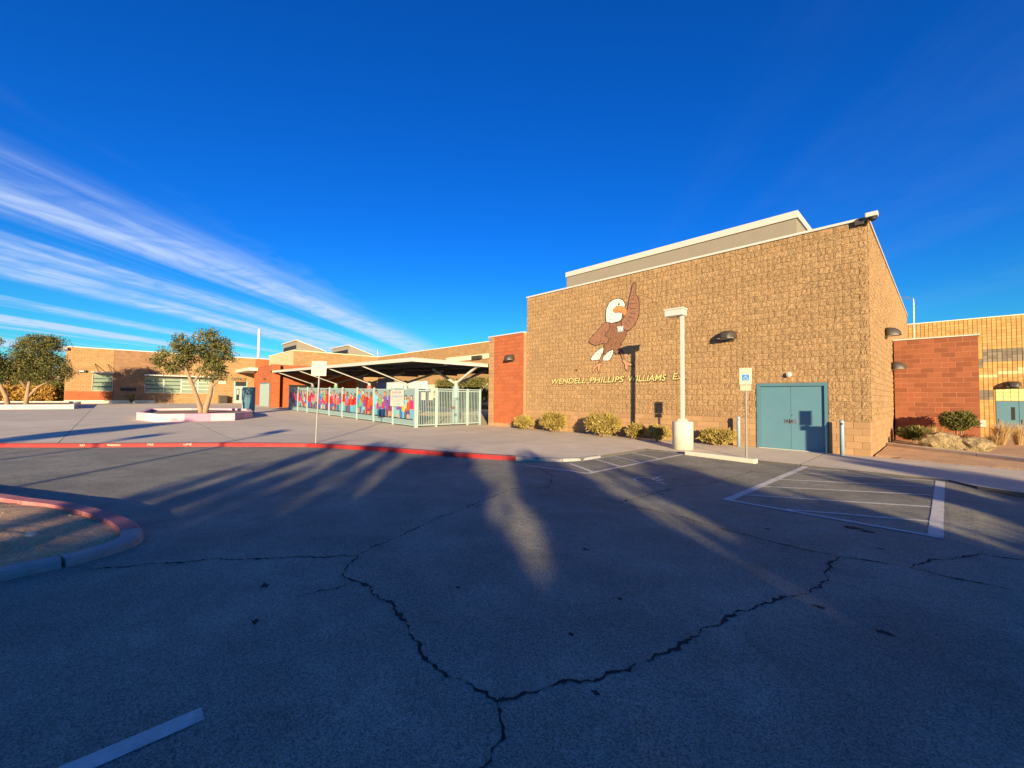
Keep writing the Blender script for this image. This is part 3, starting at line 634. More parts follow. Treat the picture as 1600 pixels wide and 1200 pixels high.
def wall_pack(loc, rz, label, s_=1.0, grp='dark wall lamps'):
    t = thing('wall_lamp', label, 'wall lamp', loc, grp, rz)
    b = MB(); n = 12; rings = []
    for k in range(6):
        f = k/5; d = .42*math.sin(f*math.pi/2)*s_; hh = .27*(1-f**2.2)*s_
        rings.append((d, hh))
    v = []; w = .30*s_
    for d, hh in rings:
        ww = w*math.sqrt(max(.04, 1-(d/(.44*s_))**2))
        v += [(-ww, -d, -.02), (-ww*.92, -d, hh*.75), (-ww*.5, -d, hh), (ww*.5, -d, hh), (ww*.92, -d, hh*.75), (ww, -d, -.02)]
    f = [(k*6+j, k*6+j+1, (k+1)*6+j+1, (k+1)*6+j) for k in range(5) for j in range(5)]+[(0, 1, 2, 3, 4, 5), (30, 35, 34, 33, 32, 31)]
    b.add(v, f); h = tri_build(b, 'housing', M['bronze'], t); h.data.polygons.foreach_set('use_smooth', [True]*len(h.data.polygons))
    MB().box(-.24*s_, .24*s_, -.36*s_, -.02, -.035, -.022).build('lens', M['lens'], t)
    MB().box(-.2*s_, .2*s_, -.02, .03, -.12*s_, .2*s_).build('back_plate', M['bronze'], t)
    return t
wall_pack((-3.85, -.045, 3.83), 0, 'dark bronze wall lamp on the tan mural wall above the handicap sign')
wall_pack((.045, 4.9, 4.1), R(90), 'dark bronze wall lamp high on the sunlit side wall of the gymnasium')
wall_pack((.045, 7.55, 3.0), R(90), 'dark wall lamp where the tan side wall meets the red wall')
wall_pack((-15.0, -.24, 3.72), 0, 'dark bronze wall lamp on the narrow red wall beside the gate')
# security camera at the parapet corner
sc_ = thing('security_camera', 'white dome security camera at the top corner of the gymnasium', 'security camera', (0, 0, 6.95))
MB().box(-.27, -.05, -.13, -.045, -.09, .07).build('mount', M['bronze'], sc_, bevel=.01)
MB().bar((-.1, -.10, .0), (.12, -.16, .06), .07, .07).build('arm', M['bronze'], sc_)
MB().box(-.02, .27, -.26, -.03, .03, .17).build('housing', M['white'], sc_, bevel=.03)
MB().tube([(.15, -.16, .02), (.15, -.16, -.05), (.15, -.16, -.09)], [.1, .085, .03], 12).build('dome', M['dark'], sc_, smooth=True)
# roof ladder rail at the far end of the side wall
ld = thing('roof_ladder', 'pale steel roof ladder hoop at the far end of the gymnasium side', 'ladder', (.1, 19.2, 4.3))
for y in (-.3, .3): MB().tube([(.25, y, 0), (.25, y, 3.6), (.0, y, 3.75), (-.5, y, 3.75)], .016, 8).build('rail', M['steel'], ld)
for k in range(13): MB().bar((.25, -.3, .1+k*.28), (.25, .3, .1+k*.28), .02).build('rung', M['steel'], ld)

# ------------------------------------------------------------------ red and tan wings next to the gymnasium
rw = thing('red_wing', 'narrow red block wing between the gymnasium and the metal gate', 'building')
MB().box(-16.9, -14.04, -.185, 6, -.2, 5.12).build('wall_core', M['redmortar'], rw)
place_blocks(rw, [(False, M['redblk2'], lambda u, z: Vector((u, -.2, z)), 0, tiles(-16.45, -14.04, .2, 5.12)), (False, M['smoothblk'], lambda u, z: Vector((u, -.2, z)), 0, tiles(-16.9, -16.45, 0, 5.12, bond=False)+tiles(-16.45, -14.04, 0, .2))], limit=0)
MB().box(-16.95, -14.04, -.25, 6, 5.12, 5.18).build('coping', M['white'], rw)
rr = thing('red_screen_wall', 'red block wall behind the desert shrub to the right of the gymnasium', 'wall')
MB().box(.06, 2.44, 8.003, 14, -.3, 4.2).build('wall_core', M['redmortar'], rr)
place_blocks(rr, [(False, M['redblk'], lambda u, z: Vector((u, 8, z)), 0, tiles(.06, 2.46, 0, 4.2))], name='block')
MB().box(.06, 2.5, 7.95, 14.05, 4.2, 4.25).build('coping', M['white'], rr)

fg = thing('far_hall', 'golden tan hall with vertical block joints at the right edge', 'building')
FY = 24.
b = MB(); b.box(-.3, 9, FY+.02, FY+14, -.8, 6.98); b.build('wall_core', M['goldmortar'], fg)
FB = M['goldblk']
def fcol(u, z):
    if (u > 3.35 and 4.15 < z < 4.95) or (u <= 3.35 and u > 2.4 and 3.75 < z < 4.4): return M['greyblk']
    if u < 3.72 and 1.72 < z < 2.3: return M['greyblk']
    st = 3.05+.25*math.floor((u-2.4)/.8)*.6
    if 2.4 < u < 8 and st < z+.1 < st+.22: return M['creamblk']
    return FB
dj = {}
for t in tiles(-.3, 9, -.6, 7.0, 0, [(3.75, 6.6, -1, 2.5)], bw=.2, bond=False):
    m_ = fcol(t[0], t[1]); dj.setdefault(m_.name, (m_, []))[1].append(t)
place_blocks(fg, [(False, m_, lambda u, z: Vector((u, FY, z)), 0, ts) for m_, ts in dj.values()], limit=120, jx=.024, jz=.006)
MB().box(-.35, 9, FY-.05, FY+.3, 7.0, 7.06).build('coping', M['cream'], fg)
MB().box(3.78, 6.55, FY+.02, FY+.1, 1.72, 2.5).build('transom_back', M['cream'], fg)
for i in range(9):
    for j in range(3):
        MB().box(3.8+i*.305, 3.8+i*.305+.285, FY-.0, FY+.05, 1.74+j*.25, 1.74+j*.25+.235).build('transom_pane', mat('pane_yellow', (.66, .58, .24), .4, .1, 3) if 'pane_yellow' not in bpy.data.materials else bpy.data.materials['pane_yellow'], fg)
for k in range(3):
    x = 3.8+k*.92; lf = MB().box(x, x+.9, FY+.0, FY+.06, -.5, 1.70).build('door_leaf', M['teal'], fg)
    MB().box(x+.6, x+.75, FY-.01, FY+.0, .55, 1.35).build('window', M['dark'], lf)
    MB().box(x+.1, x+.2, FY-.04, FY+.0, .3, .6).build('latch_plate', M['chrome'], lf)
wall_pack((4.5, FY-.03, 2.62), 0, 'dark wall lamp above the yellow transom of the far hall', 1.2)
wall_pack((2.55, FY-.03, 3.55), 0, 'dark wall lamp beside the top of the red wall on the far hall', 1.6)
MB().box(3.1, 3.35, FY-.15, FY+.02, .05, .5).build('electric_box', M['white'], fg)

# ------------------------------------------------------------------ lamp post, signs, bollards, wheel stop
def lamp_post(loc, label, h=4.62):
    t = thing('lamp_post', label, 'lamp post', loc, 'square-headed lamp posts')
    b = MB().tube([(0, 0, -.1), (0, 0, .86), (0, 0, .90)], [.32, .32, .305], 28); o = b.build('concrete_base', M['conc2'], t, smooth='fix')
    for p in o.data.polygons: p.use_smooth = len(p.vertices) == 4
    MB().box(-.13, .13, -.13, .13, .90, .93).box(-.1, .1, -.1, .1, .93, .98).build('base_plate', M['white'], t)
    MB().box(-.05, .05, -.05, .05, .93, h-.26).build('pole', M['white'], t, bevel=.008)
    MB().tube([(-.12, -.06, h-.34), (-.12, -.06, h-.25)], .018, 8).build('photocell', M['dark'], t)
    hd = MB().box(-.52, .08, -.18, .18, h-.25, h-.05).build('lamp_head', M['white'], t, bevel=.012)
    MB().box(-.54, .10, -.20, .20, h-.05, h).build('lamp_lid', M['white'], hd)
    MB().box(-.48, .0, -.14, .14, h-.262, h-.25).build('lens', M['lens'], hd)
    return t
lp = lamp_post((-4.42, -2.55, 0), 'white lamp post with square head on a round concrete base')

def wheelchair(parent, m, loc, s_, mk=None):
    b = MB()
    def ln(p, q, w): 
        p, q = Vector(p), Vector(q); d = (q-p).normalized(); n = Vector((-d.y, d.x))*w/2; b.prism([tuple(p+n), tuple(p-n), tuple(q-n), tuple(q+n)], 1, -.001, .001)
    arc = [(.28*math.cos(R(a))-.03, .28*math.sin(R(a))-.12) for a in range(110, 391, 20)]
    for p, q in zip(arc, arc[1:]): ln(p, q, .06)
    for p, q in (((-.06, .30), (-.04, .02)), ((-.04, .02), (.2, .0)), ((.2, .0), (.32, -.3)), ((-.05, .17), (.15, .15)), ((.32, -.3), (.42, -.27))): ln(p, q, .07)
    ln((-.11, .42), (-.01, .42), .11)
    b.v = [(x*s_, y, z*s_) for x, y, z in b.v]
    return link('wheelchair_emblem', b.mesh('wheelchair_emblem', m), parent, loc)
def hc_sign(loc, label, rz=0):
    t = thing('parking_sign', label, 'sign', loc, 'handicap parking signs', rz)
    MB().tube([(0, .02, -.1), (0, .02, 2.48)], .028, 10).build('post', M['steel'], t)
    p = MB().box(-.152, .152, -.016, -.010, 2.04, 2.50).build('sign_plate', M['sign'], t)
    MB().box(-.085, .085, -.019, -.0165, 2.15, 2.32).build('blue_panel', M['signblue'], p)
    wheelchair(p, M['sign'], (0.005, -.0215, 2.235), .16)
    for txt, z, s_ in (('RESERVED', 2.43, .052), ('PARKING', 2.36, .052)):
        me = text_mesh(txt, s_, M['signgreen'], extrude=.0005, align='CENTER'); o = link('lettering', me, p, (0, -.018, z)); o.rotation_euler = (R(90), 0, 0)
    b = MB()
    for z in (2.115, 2.085):
        for k in range(7): b.box(-.1+k*.03, -.1+k*.03+random.uniform(.012, .024), -.018, -.0165, z, z+.014)
    b.build('faded_small_print', M['signgreen'], p)
    q = MB().box(-.135, .135, -.016, -.010, 1.87, 2.02).build('lower_plate', M['plate'], t)
    MB().box(-.03, .03, -.018, -.0165, 1.92, 1.975).build('plate_mark', M['sign'], q)
    return t
hc_sign((-2.32, -3.29, 0), 'handicap parking sign on a steel post in front of the double door', R(8))
hc2 = hc_sign((2.95, -3.5, -.14), 'handicap parking sign standing at the right end of the striped bay', R(4))
MB().box(-.04, .19, .06, .2, -.1, 1.96).build('post_sleeve', M['steel'], hc2)
ws = thing('no_parking_sign', 'faded square sign on a leaning steel post at the red kerb', 'sign', (-13.4, -10.95, 0), None, R(40))
ws.rotation_euler = (0, R(1.6), R(40))
MB().tube([(0, .03, -.15), (0, .03, 2.72)], .03, 10).build('post', M['steel'], ws)
p = MB().box(-.27, .27, -.012, -.004, 2.30, 2.80).build('sign_plate', M['sign'], ws, bevel=.003)
b = MB()
for z, n_, h_ in ((2.66, 8, .07), (2.535, 5, .07), (2.41, 7, .07)):
    for k in range(n_):
        x = -.045*n_/2+k*.047
        if random.random() < .85: b.box(x, x+random.uniform(.012, .03), -.0145, -.0125, z, z+h_*random.uniform(.5, 1))
b.build('faded_print', M['faint'], p)

def bollard(x, label):
    t = thing('bollard', label, 'bollard', (x, -.28, 0), 'pale blue bollards')
    b = MB().tube([(0, 0, -.1), (0, 0, 1.0), (0, 0, 1.03), (0, 0, 1.045)], [.055, .055, .045, .015], 16); o = b.build('pipe', M['boll'], t, smooth=True)
    MB().box(-.03, .03, -.062, -.05, .90, .96).build('contact_plate', M['bronze' if x > -2 else 'steel'], t)
    return t
bollard(-3.46, 'pale blue bollard left of the double door'); bollard(-.63, 'pale blue bollard right of the double door')
wsx = thing('wheel_stop', 'cream concrete wheel stop at the foot of the handicap sign', 'wheel stop', (-2.86, -3.80, -.03), None, math.atan2(-.30, 2.0))
MB().prism([(-.11, 0), (.11, 0), (.085, .125), (-.085, .125)], 0, -.98, .98).build('concrete_bar', M['conc2'], wsx, bevel=.03)
for x in (-.6, .6): MB().tube([(x, 0, .1), (x, 0, .129)], .018, 8).build('anchor_bolt', M['steel'], wsx)

random.seed(9)
# ------------------------------------------------------------------ foliage helpers
def leaves(n_clumps, per, centre_fn, size, up=.0, spread=.25, aspect=.45):
    cs = np.array([centre_fn() for _ in range(n_clumps)])
    idx = rng.integers(0, n_clumps, n_clumps*per); c = cs[idx]+rng.normal(0, spread, (n_clumps*per, 3))*[1, 1, .8]
    n = len(c); d = rng.normal(0, 1, (n, 3)); d[:, 2] += up; d /= np.linalg.norm(d, axis=1)[:, None]
    e = np.cross(d, rng.normal(0, 1, (n, 3))); e /= np.linalg.norm(e, axis=1)[:, None]
    s_ = size*rng.uniform(.6, 1.3, (n, 1)); a, b_ = d*s_, e*s_*aspect
    v = np.stack([c-a, c+b_*.9-a*.1, c+a, c-b_*.9-a*.1], 1).reshape(-1, 3)
    f = np.arange(4*n).reshape(n, 4)
    return v, f
def np_mesh(name, v, f, m):
    me = bpy.data.meshes.new(name); me.vertices.add(len(v)); me.vertices.foreach_set('co', np.asarray(v, dtype=np.float32).ravel())
    me.loops.add(f.size); me.loops.foreach_set('vertex_index', f.ravel().astype(np.int32)); me.polygons.add(len(f))
    me.polygons.foreach_set('loop_start', np.arange(0, f.size, f.shape[1], dtype=np.int32)); me.update(calc_edges=True); me.validate(); me.materials.append(m); return me
def blob_fn(blobs, shell=.55):
    vol = np.array([b[3]*b[4]*b[5] for b in blobs])**.8; vol /= vol.sum()
    def fn():
        b = blobs[rng.choice(len(blobs), p=vol)]; d = rng.normal(0, 1, 3); d /= np.linalg.norm(d); r = rng.uniform(shell, 1.0)
        return np.array(b[:3])+d*r*np.array(b[3:6])
    return fn
def tree(loc, label, blobs, limbs, n=220, per=45, size=.085, mname='leaf', spread=.22, cat='tree', group=None, shell=.5):
    t = thing('tree', label, cat, loc, group)
    b = MB()
    for pts, r0, r1 in limbs:
        k = len(pts); b.tube(pts, [r0+(r1-r0)*i/(k-1) for i in range(k)], 9)
    b.build('trunk', M['bark'], t, smooth=True)
    v, f = leaves(n, per, blob_fn(blobs, shell), size, spread=spread); link('crown', np_mesh('crown', v, f, M[mname]), t)
    return t
# olive tree in the pink planter (local z from its soil)
tree((-30.0, -12.1, .42), 'olive tree with a forked trunk in the low pink planter',
     [(-.1, -1.35, 3.35, .9, 1.15, .85), (.2, -.95, 4.15, .8, .75, .55), (-.1, .25, 4.6, .85, .75, .75), (.0, .75, 3.7, .9, .95, 1.0), (.1, .55, 2.75, .85, .9, .75), (-.2, -.2, 3.7, .8, .8, .8), (0, 1.1, 4.5, .6, .5, .5)],
     [([(0, .0, -.2), (0, -.05, .35), (.05, -.3, 1.2), (.1, -.6, 2.1), (.05, -.9, 2.9), (0, -1.2, 3.6)], .15, .05), ([(0, .15, -.2), (0, .22, .4), (.0, .4, 1.2), (-.05, .5, 2.0), (0, .6, 2.9), (0, .5, 4.2)], .19, .05), ([(0, .48, 1.7), (.05, .85, 2.2), (.0, 1.2, 2.5)], .07, .03), ([(.07, -.5, 1.8), (0, -.1, 2.6), (0, .1, 3.6)], .07, .03), ([(0, -.8, 2.6), (0, -1.6, 3.1), (0, -2.1, 3.4)], .05, .02)], n=200, per=54, size=.078, spread=.155)
tree((-50, -21.35, .9), 'wide olive tree behind the white planter at the left edge',
     [(0, .5, 3.9, 1.3, 1.4, 1.0), (.2, 1.6, 3.2, 1.2, 1.1, 1.0), (0, -.4, 3.1, 1.2, 1.1, 1.0), (-.3, .9, 4.85, 1.2, 1.3, .75), (.3, .6, 2.4, 1.1, 1.3, .7), (.1, 2.3, 2.5, .8, .6, .6)],
     [([(0, .2, -.5), (0, .25, .5), (0, .3, 1.3), (0, .4, 2.2), (0, .5, 3.4)], .16, .05), ([(0, .25, .3), (.0, .8, 1.2), (0, 1.6, 1.9), (0, 2.0, 2.6)], .1, .04), ([(0, .3, .9), (0, -.3, 2.0), (0, -.5, 3)], .09, .03)], n=400, per=52, size=.075, spread=.2)
tree((-49.3, -22.3, .9), 'dark olive tree leaning out of the left edge of the view',
     [(0, -1.0, 3.4, 1.0, .9, 1.2), (0, -.9, 4.6, .8, .7, .6), (-.2, -.6, 2.3, .9, .7, .7)],
     [([(0, .35, -.5), (0, .2, .4), (0, -.1, 1.3), (0, -.6, 2.3), (0, -1.1, 3.3)], .17, .05), ([(0, -.3, 1.6), (0, -1.0, 2.2), (0, -1.6, 2.8)], .09, .03)], n=190, per=50, size=.075, spread=.19)

def shrub(x, y, w, d, h, label, m='shrub', n=2600, pw=3.2, group='trimmed dry shrubs', z0=0, blade=.06, flat_=1.0):
    t = thing('shrub', label, 'shrub', (x, y, z0), group)
    k = n; dirs = rng.normal(0, 1, (k, 3)); dirs[:, 2] = np.abs(dirs[:, 2])*1.0-.25
    q = (np.abs(dirs)**pw).sum(1)**(1/pw); p = dirs/q[:, None]
    sh = rng.uniform(.72, 1.03, (k, 1)); p = p*sh
    c = np.stack([p[:, 0]*w/2, p[:, 1]*d/2, h*.5+p[:, 2]*h*.5], 1); c[:, 2] = np.maximum(c[:, 2], .02)
    lump = 1+.06*np.sin(c[:, [0]]*9+x*3)*np.cos(c[:, [2]]*8+y); c = c*lump
    nd = np.stack([p[:, 0], p[:, 1], p[:, 2]+.5], 1)+rng.normal(0, .55, (k, 3)); nd /= np.linalg.norm(nd, axis=1)[:, None]
    e = np.cross(nd, rng.normal(0, 1, (k, 3))); e /= np.linalg.norm(e, axis=1)[:, None]
    L_ = blade*rng.uniform(.5, 1.5, (k, 1))*np.where(rng.random((k, 1)) < .07, 1.9, 1); a = nd*L_; b_ = e*L_*.22
    v = np.stack([c-a, c+b_, c+a, c-b_], 1).reshape(-1, 3); f = np.arange(4*k).reshape(k, 4)
    link('foliage', np_mesh('foliage', v, f, M[m]), t)
    b = MB()
    for s_ in range(7):
        a_ = s_*.9; b.tube([(0.1*math.cos(a_), .06*math.sin(a_), -.03), (.2*w*math.cos(a_), .2*d*math.sin(a_), h*.45), (.36*w*math.cos(a_), .36*d*math.sin(a_), h*.8)], [.018, .012, .006], 5)
    b.build('stems', M['bark'], t)
    # dense inner twigs so the shrub is not see-through
    k2 = n//2; d2 = rng.normal(0, 1, (k2, 3)); d2 /= (np.abs(d2)**pw).sum(1)[:, None]**(1/pw); c2 = d2*rng.uniform(.2, .75, (k2, 1)); c2 = np.stack([c2[:, 0]*w/2, c2[:, 1]*d/2, h*.5+c2[:, 2]*h*.48], 1)
    nd = rng.normal(0, 1, (k2, 3)); nd /= np.linalg.norm(nd, axis=1)[:, None]; e = np.cross(nd, rng.normal(0, 1, (k2, 3))); e /= np.linalg.norm(e, axis=1)[:, None]
    a = nd*blade*1.3; b_ = e*blade*.5; v = np.stack([c2-a, c2+b_, c2+a, c2-b_], 1).reshape(-1, 3); link('inner_twigs', np_mesh('inner_twigs', v, np.arange(4*k2).reshape(k2, 4), M[m]), t)
    return t
for (x, w, h, y, lab) in ((-13.42, 1.0, .68, -.75, 'small round dry shrub at the corner of the red wing and mural wall'), (-11.42, 1.25, .90, -.8, 'round dry shrub second along from the red wing'), (-8.55, 1.5, .95, -.95, 'largest boxy dry shrub below the eagle mural'), (-7.12, .68, .58, -.8, 'small dry shrub just right of the largest shrub'), (-6.08, .8, .58, -.85, 'small dry shrub half hidden behind the lamp post base'), (-4.05, 1.12, .56, -.6, 'low boxed dry shrub between the lamp post and the bollard')):
    shrub(x, y, w, .85 if h > .6 else .6, h, lab, n=int(2600*w*h)+900)
shrub(1.85, 6.9, 1.0, .9, .85, 'olive green rounded shrub behind the boulder by the red wall', 'greenshrub', 2600, 2.3, None, .42)
MB().tube([(0, 0, -.6), (0, 0, .1)], .04, 6)
shrub(.75, 6.6, 1.1, 1.0, .62, 'dark low shrub in the shade between tan wall and boulder', 'greenshrub', 1800, 2.2, None, .02)

def grass(x, y, z, h, n, label, spread=.25):
    t = thing('grass_tuft', label, 'grass', (x, y, z), 'dry grass tufts'); V = []; F = []
    for k in range(n):
        a = random.uniform(0, 6.283); r_ = random.uniform(0, .1); lean = random.uniform(.1, 1.0)*spread/.25*.45; L_ = h*random.uniform(.6, 1.1); w = .009
        bx_, by_ = r_*math.cos(a), r_*math.sin(a); dx, dy = math.cos(a), math.sin(a); o = len(V)
        for s_, ww in ((0, w), (.5, w*.8), (1, .001)):
            px, py, pz = bx_+dx*lean*L_*s_**1.6, by_+dy*lean*L_*s_**1.6, L_*(s_-.25*lean*s_*s_)
            V += [(px-dy*ww, py+dx*ww, pz), (px+dy*ww, py-dx*ww, pz)]
        F += [(o, o+1, o+3, o+2), (o+2, o+3, o+5, o+4)]
    link('blades', np_mesh('blades', np.array(V), np.array(F), M['drygrass']), t)
grass(1.25, 5.6, .0, .75, 260, 'dry grass tuft leaning against the left end of the boulder')
grass(3.0, 8.6, -.02, .95, 380, 'tall dry grass tuft right of the boulder', .35)
grass(3.5, 9.6, -.05, .9, 300, 'dry grass tuft in front of the far blue-grey doors', .35)
grass(2.75, 7.4, .0, .6, 200, 'low dry grass tuft behind the right end of the boulder', .4)

rk = thing('boulder', 'large craggy tan and grey desert boulder in the dirt bed', 'boulder', (1.72, 4.75, 0))
bm = bmesh.new()
for (cx_, cy_, cz_, sx, sy, sz_, sd_) in ((-.25, 0, .18, .62, .42, .40, 1), (.42, .12, .14, .62, .42, .30, 2)):
    r = bmesh.ops.create_icosphere(bm, subdivisions=3, radius=1)
    rr_ = random.Random(sd_); planes = [(Vector((rr_.gauss(0, 1), rr_.gauss(0, 1), rr_.gauss(0, .8))).normalized(), rr_.uniform(.62, .9)) for _ in range(16)]
    for v in r['verts']:
        for n_, dd in planes:
            k = v.co.dot(n_)
            if k > dd: v.co -= n_*(k-dd)*.95
        v.co *= 1+rr_.uniform(-.05, .05)+.07*math.sin(v.co.x*9+v.co.z*7)*math.cos(v.co.y*8); v.co = Vector((v.co.x*sx+cx_, v.co.y*sy+cy_, max(-.08, v.co.z*sz_+cz_)))
me = bpy.data.meshes.new('rock_mass'); bm.to_mesh(me); bm.free(); me.materials.append(M['rock']); link('rock_mass', me, rk)
# dry leaf litter blown along the wall foot and the kerb
V = []; F = []
def litter(n, fx):
    for k in range(n):
        x, y, z = fx(); a = random.uniform(0, 6.28); s_ = random.uniform(.012, .032); o = len(V)
        for p, q in ((-1, 0), (0, .4), (1, 0), (0, -.4)): V.append((x+s_*(p*math.cos(a)-q*math.sin(a)), y+s_*(p*math.sin(a)+q*math.cos(a)), z+random.uniform(.004, .016)))
        F.append((o, o+1, o+2, o+3))
litter(520, lambda: (random.uniform(-14, -3.4), -random.uniform(.05, 1.0)**1.0*1.5, 0))
litter(160, lambda: (random.uniform(.3, 3), random.uniform(-.5, .1), .0))
def kl():
    t = random.random()*(len(KERB)-6); i = 4+int(t); f = t-int(t); i = min(i, len(KERB)-2); x = KERB[i][0]+(KERB[i+1][0]-KERB[i][0])*f; y = KERB[i][1]+(KERB[i+1][1]-KERB[i][1])*f-random.uniform(.06, .35); return x+.03, y, za(x)
litter(200, kl)
litter(150, lambda: (-4.9-random.random()*2.2, -16.2-random.random()*1.2, .02))
link('leaf_litter', np_mesh('leaf_litter', np.array(V), np.array(F), M['drygrass']), kind='stuff')
# ------------------------------------------------------------------ fence with painted children, gate
FYY = -4.55
fence = thing('school_fence', 'long pale teal panel fence with painted cut-out children', 'fence')
nP = 9; x_r = -17.7; step = 2.42
posts = [x_r-step*k for k in range(nP+1)]
for x in posts:
    z = tz(x); MB().box(x-.045, x+.045, FYY-.045, FYY+.045, z-.1, z+2.08).build('post', M['fence'], fence)
pal = dict(skin=[lin('#e0a582'), lin('#c98a63'), lin('#8a5a3c'), lin('#f0c0a0')], hair=[lin('#2a1a14'), lin('#5a3018'), lin('#20140f'), lin('#8a5528')],
           shirt=[lin('#d8201c'), lin('#e8561f'), lin('#2f8fd0'), lin('#c22a6a'), lin('#f0b81c'), lin('#7fc0d8'), lin('#e87fa0'), lin('#b01820'), lin('#5fb070'), lin('#7a4a9a')], pants=[lin('#5fb0d0'), lin('#2a6ab8'), lin('#8a2a5a'), lin('#70b8c0'), lin('#c01c30'), lin('#4a8a8a'), lin('#5a4a7a')])
CM = {}
def cm(kind, i):
    k = (kind, i)
    if k not in CM: CM[k] = mat('cutout_%s_paint' % kind, tuple(min(.8, c*.82) for c in pal[kind][i]), .7, .05, 10)
    return CM[k]
def ell(cx_, cz_, rx, rz_, n=10): return [(cx_+rx*math.cos(6.2832*k/n), cz_+rz_*math.sin(6.2832*k/n)) for k in range(n)]
def child_cutout(parent, x, y, z, h, rs):
    skirt = rs.random() < .35; w = .155*h; b = MB(); t = .004
    f = lambda p, mi, dy=0: b.prism([(x+a*h, z+c*h) for a, c in p], 1, y-dy, y-dy+t, mi)
    leg = 3
    f([(-.09, .03), (-.015, .03), (-.01, .46), (-.10, .46)], 3 if not skirt else 0); f([(.015, .03), (.09, .03), (.10, .46), (.01, .46)], 3 if not skirt else 0)
    f([(-.11, 0), (-.01, 0), (-.012, .04), (-.085, .05)], 4, .001); f([(.01, 0), (.11, 0), (.085, .05), (.012, .04)], 4, .001)
    if skirt: f([(-.15, .24), (.15, .24), (.09, .50), (-.09, .50)], 3, .002)
    f([(-.11, .44), (.11, .44), (.135, .78), (.06, .82), (-.06, .82), (-.135, .78)], 2, .003)
    f([(-.135, .78), (-.10, .74), (-.13, .44), (-.18, .44)], 2, .001); f([(.135, .78), (.18, .44), (.13, .44), (.10, .74)], 2, .001)
    f(ell(-.155, .42, .025, .03, 6), 0, .001); f(ell(.155, .42, .025, .03, 6), 0, .001)
    f([(-.03, .80), (.03, .80), (.03, .86), (-.03, .86)], 0, .0035)
    f(ell(0, .92, .10, .095, 12), 1, .003); f(ell(0, .895, .075, .075, 12), 0, .005)
    if rs.random() < .5: f([(-.085, .95), (-.06, .95), (-.065, .78), (-.095, .78)], 1, .0025); f([(.085, .95), (.095, .78), (.065, .78), (.06, .95)], 1, .0025)
    ms = [cm('skin', rs.randrange(4)), cm('hair', rs.randrange(4)), cm('shirt', rs.randrange(10)), cm('pants', rs.randrange(7)), M['dark']]
    return b.build('child_cutout', ms, parent)
rs = random.Random(11)
for k in range(nP):
    x1, x0 = posts[k]-.05, posts[k+1]+.05; za_, zb_ = tz(x0), tz(x1)
    pn = MB(); pn.add([(x0, FYY, za_+.12), (x1, FYY, zb_+.12), (x1, FYY, zb_+1.98), (x0, FYY, za_+1.98), (x0, FYY+.012, za_+.12), (x1, FYY+.012, zb_+.12), (x1, FYY+.012, zb_+1.98), (x0, FYY+.012, za_+1.98)], [(0, 1, 2, 3), (7, 6, 5, 4), (0, 4, 5, 1), (1, 5, 6, 2), (2, 6, 7, 3), (3, 7, 4, 0)])
    panel = pn.build('mesh_panel', M['fencepanel'], fence)
    for dz_, hh in ((.1, .05), (1.98, .05)): MB().bar((x0-.004, FYY+.005, za_+dz_), (x1+.004, FYY+.005, zb_+dz_), .045, hh).build('rail', M['fence'], panel)
    nc = 7
    for j in range(nc):
        xx = x0+.28+(x1-x0-.56)*j/(nc-1)+rs.uniform(-.06, .06); lay = j % 2; hh = rs.choice([.98, 1.08, 1.15, 1.25]) if lay else rs.choice([1.3, 1.4, 1.48, 1.55])
        child_cutout(panel, xx, FYY-.02-.022*lay-.002*j, tz(xx)+.38, hh, rs)
bn = thing('banner', 'white paper banner with red and blue print hung on the fence', 'banner', (-19.5, FYY-.085, 0))
MB().box(-.78, .72, 0, .004, 1.08, 1.97).build('sheet', M['sign' if 0 else 'white'], bn)
def squiggles(parent, rows, name, y):
    for (x0, x1, z, h_, m, gap) in rows:
        b = MB(); x = x0
        while x < x1:
            w_ = random.uniform(.4, 1)*gap; b.prism([(x, z), (x+w_*.4, z+random.uniform(0, .2)*h_), (x+w_, z+h_*random.uniform(.6, 1)), (x+w_*.3, z+h_)], 1, y, y+.002); x += gap*1.15
        b.build(name, m, parent)
mr, mb_, mo, mg = (mat('print_'+n, c, .7, .05) for n, c in (('red', (.6, .05, .05)), ('navy', (.06, .10, .3)), ('orange', (.65, .2, .1)), ('green', (.12, .4, .15))))
squiggles(bn, [(-.6, .45, 1.78, .13, mr, .085), (-.62, .6, 1.55, .14, mb_, .09), (-.6, .55, 1.44, .05, mo, .06), (-.5, .45, 1.34, .05, mr, .06), (-.5, .1, 1.16, .1, mg, .16), (.1, .4, 1.16, .08, mo, .1)], 'faded_print', -.003)

gate = thing('gate_fence', 'pale teal picket gate between the painted fence and the red wing', 'gate')
gx_ = -17.62
gp = [-4.5, -3.3, -2.2, -1.18, -.25]
for y in (-4.5, -3.3, -1.18, -.25): MB().box(gx_-.05, gx_+.05, y-.05, y+.05, -.05, 2.1).build('post', M['fence'], gate)
for a, c in ((-4.45, -3.35), (-3.22, -2.23), (-2.17, -1.26), (-1.13, -.30)):
    fr = MB().box(gx_-.022, gx_+.022, a, c, .10, .15).box(gx_-.022, gx_+.022, a, c, 1.93, 1.98).box(gx_-.02, gx_+.02, a, a+.04, .15, 1.93).box(gx_-.02, gx_+.02, c-.04, c, .15, 1.93).build('gate_frame', M['fence'], gate)
    n_ = max(3, int((c-a)/.105))
    me = None
    for i in range(1, n_):
        y = a+.02+(c-a-.04)*i/n_
        if me is None: me = MB().box(-.011, .011, -.011, .011, .15, 1.93).mesh('picket', M['fence'])
        link('picket', me, fr, (gx_, y, 0))
MB().box(gx_-.025, gx_+.025, -4.45, -.3, 2.03, 2.08).build('top_rail', M['fence'], gate)
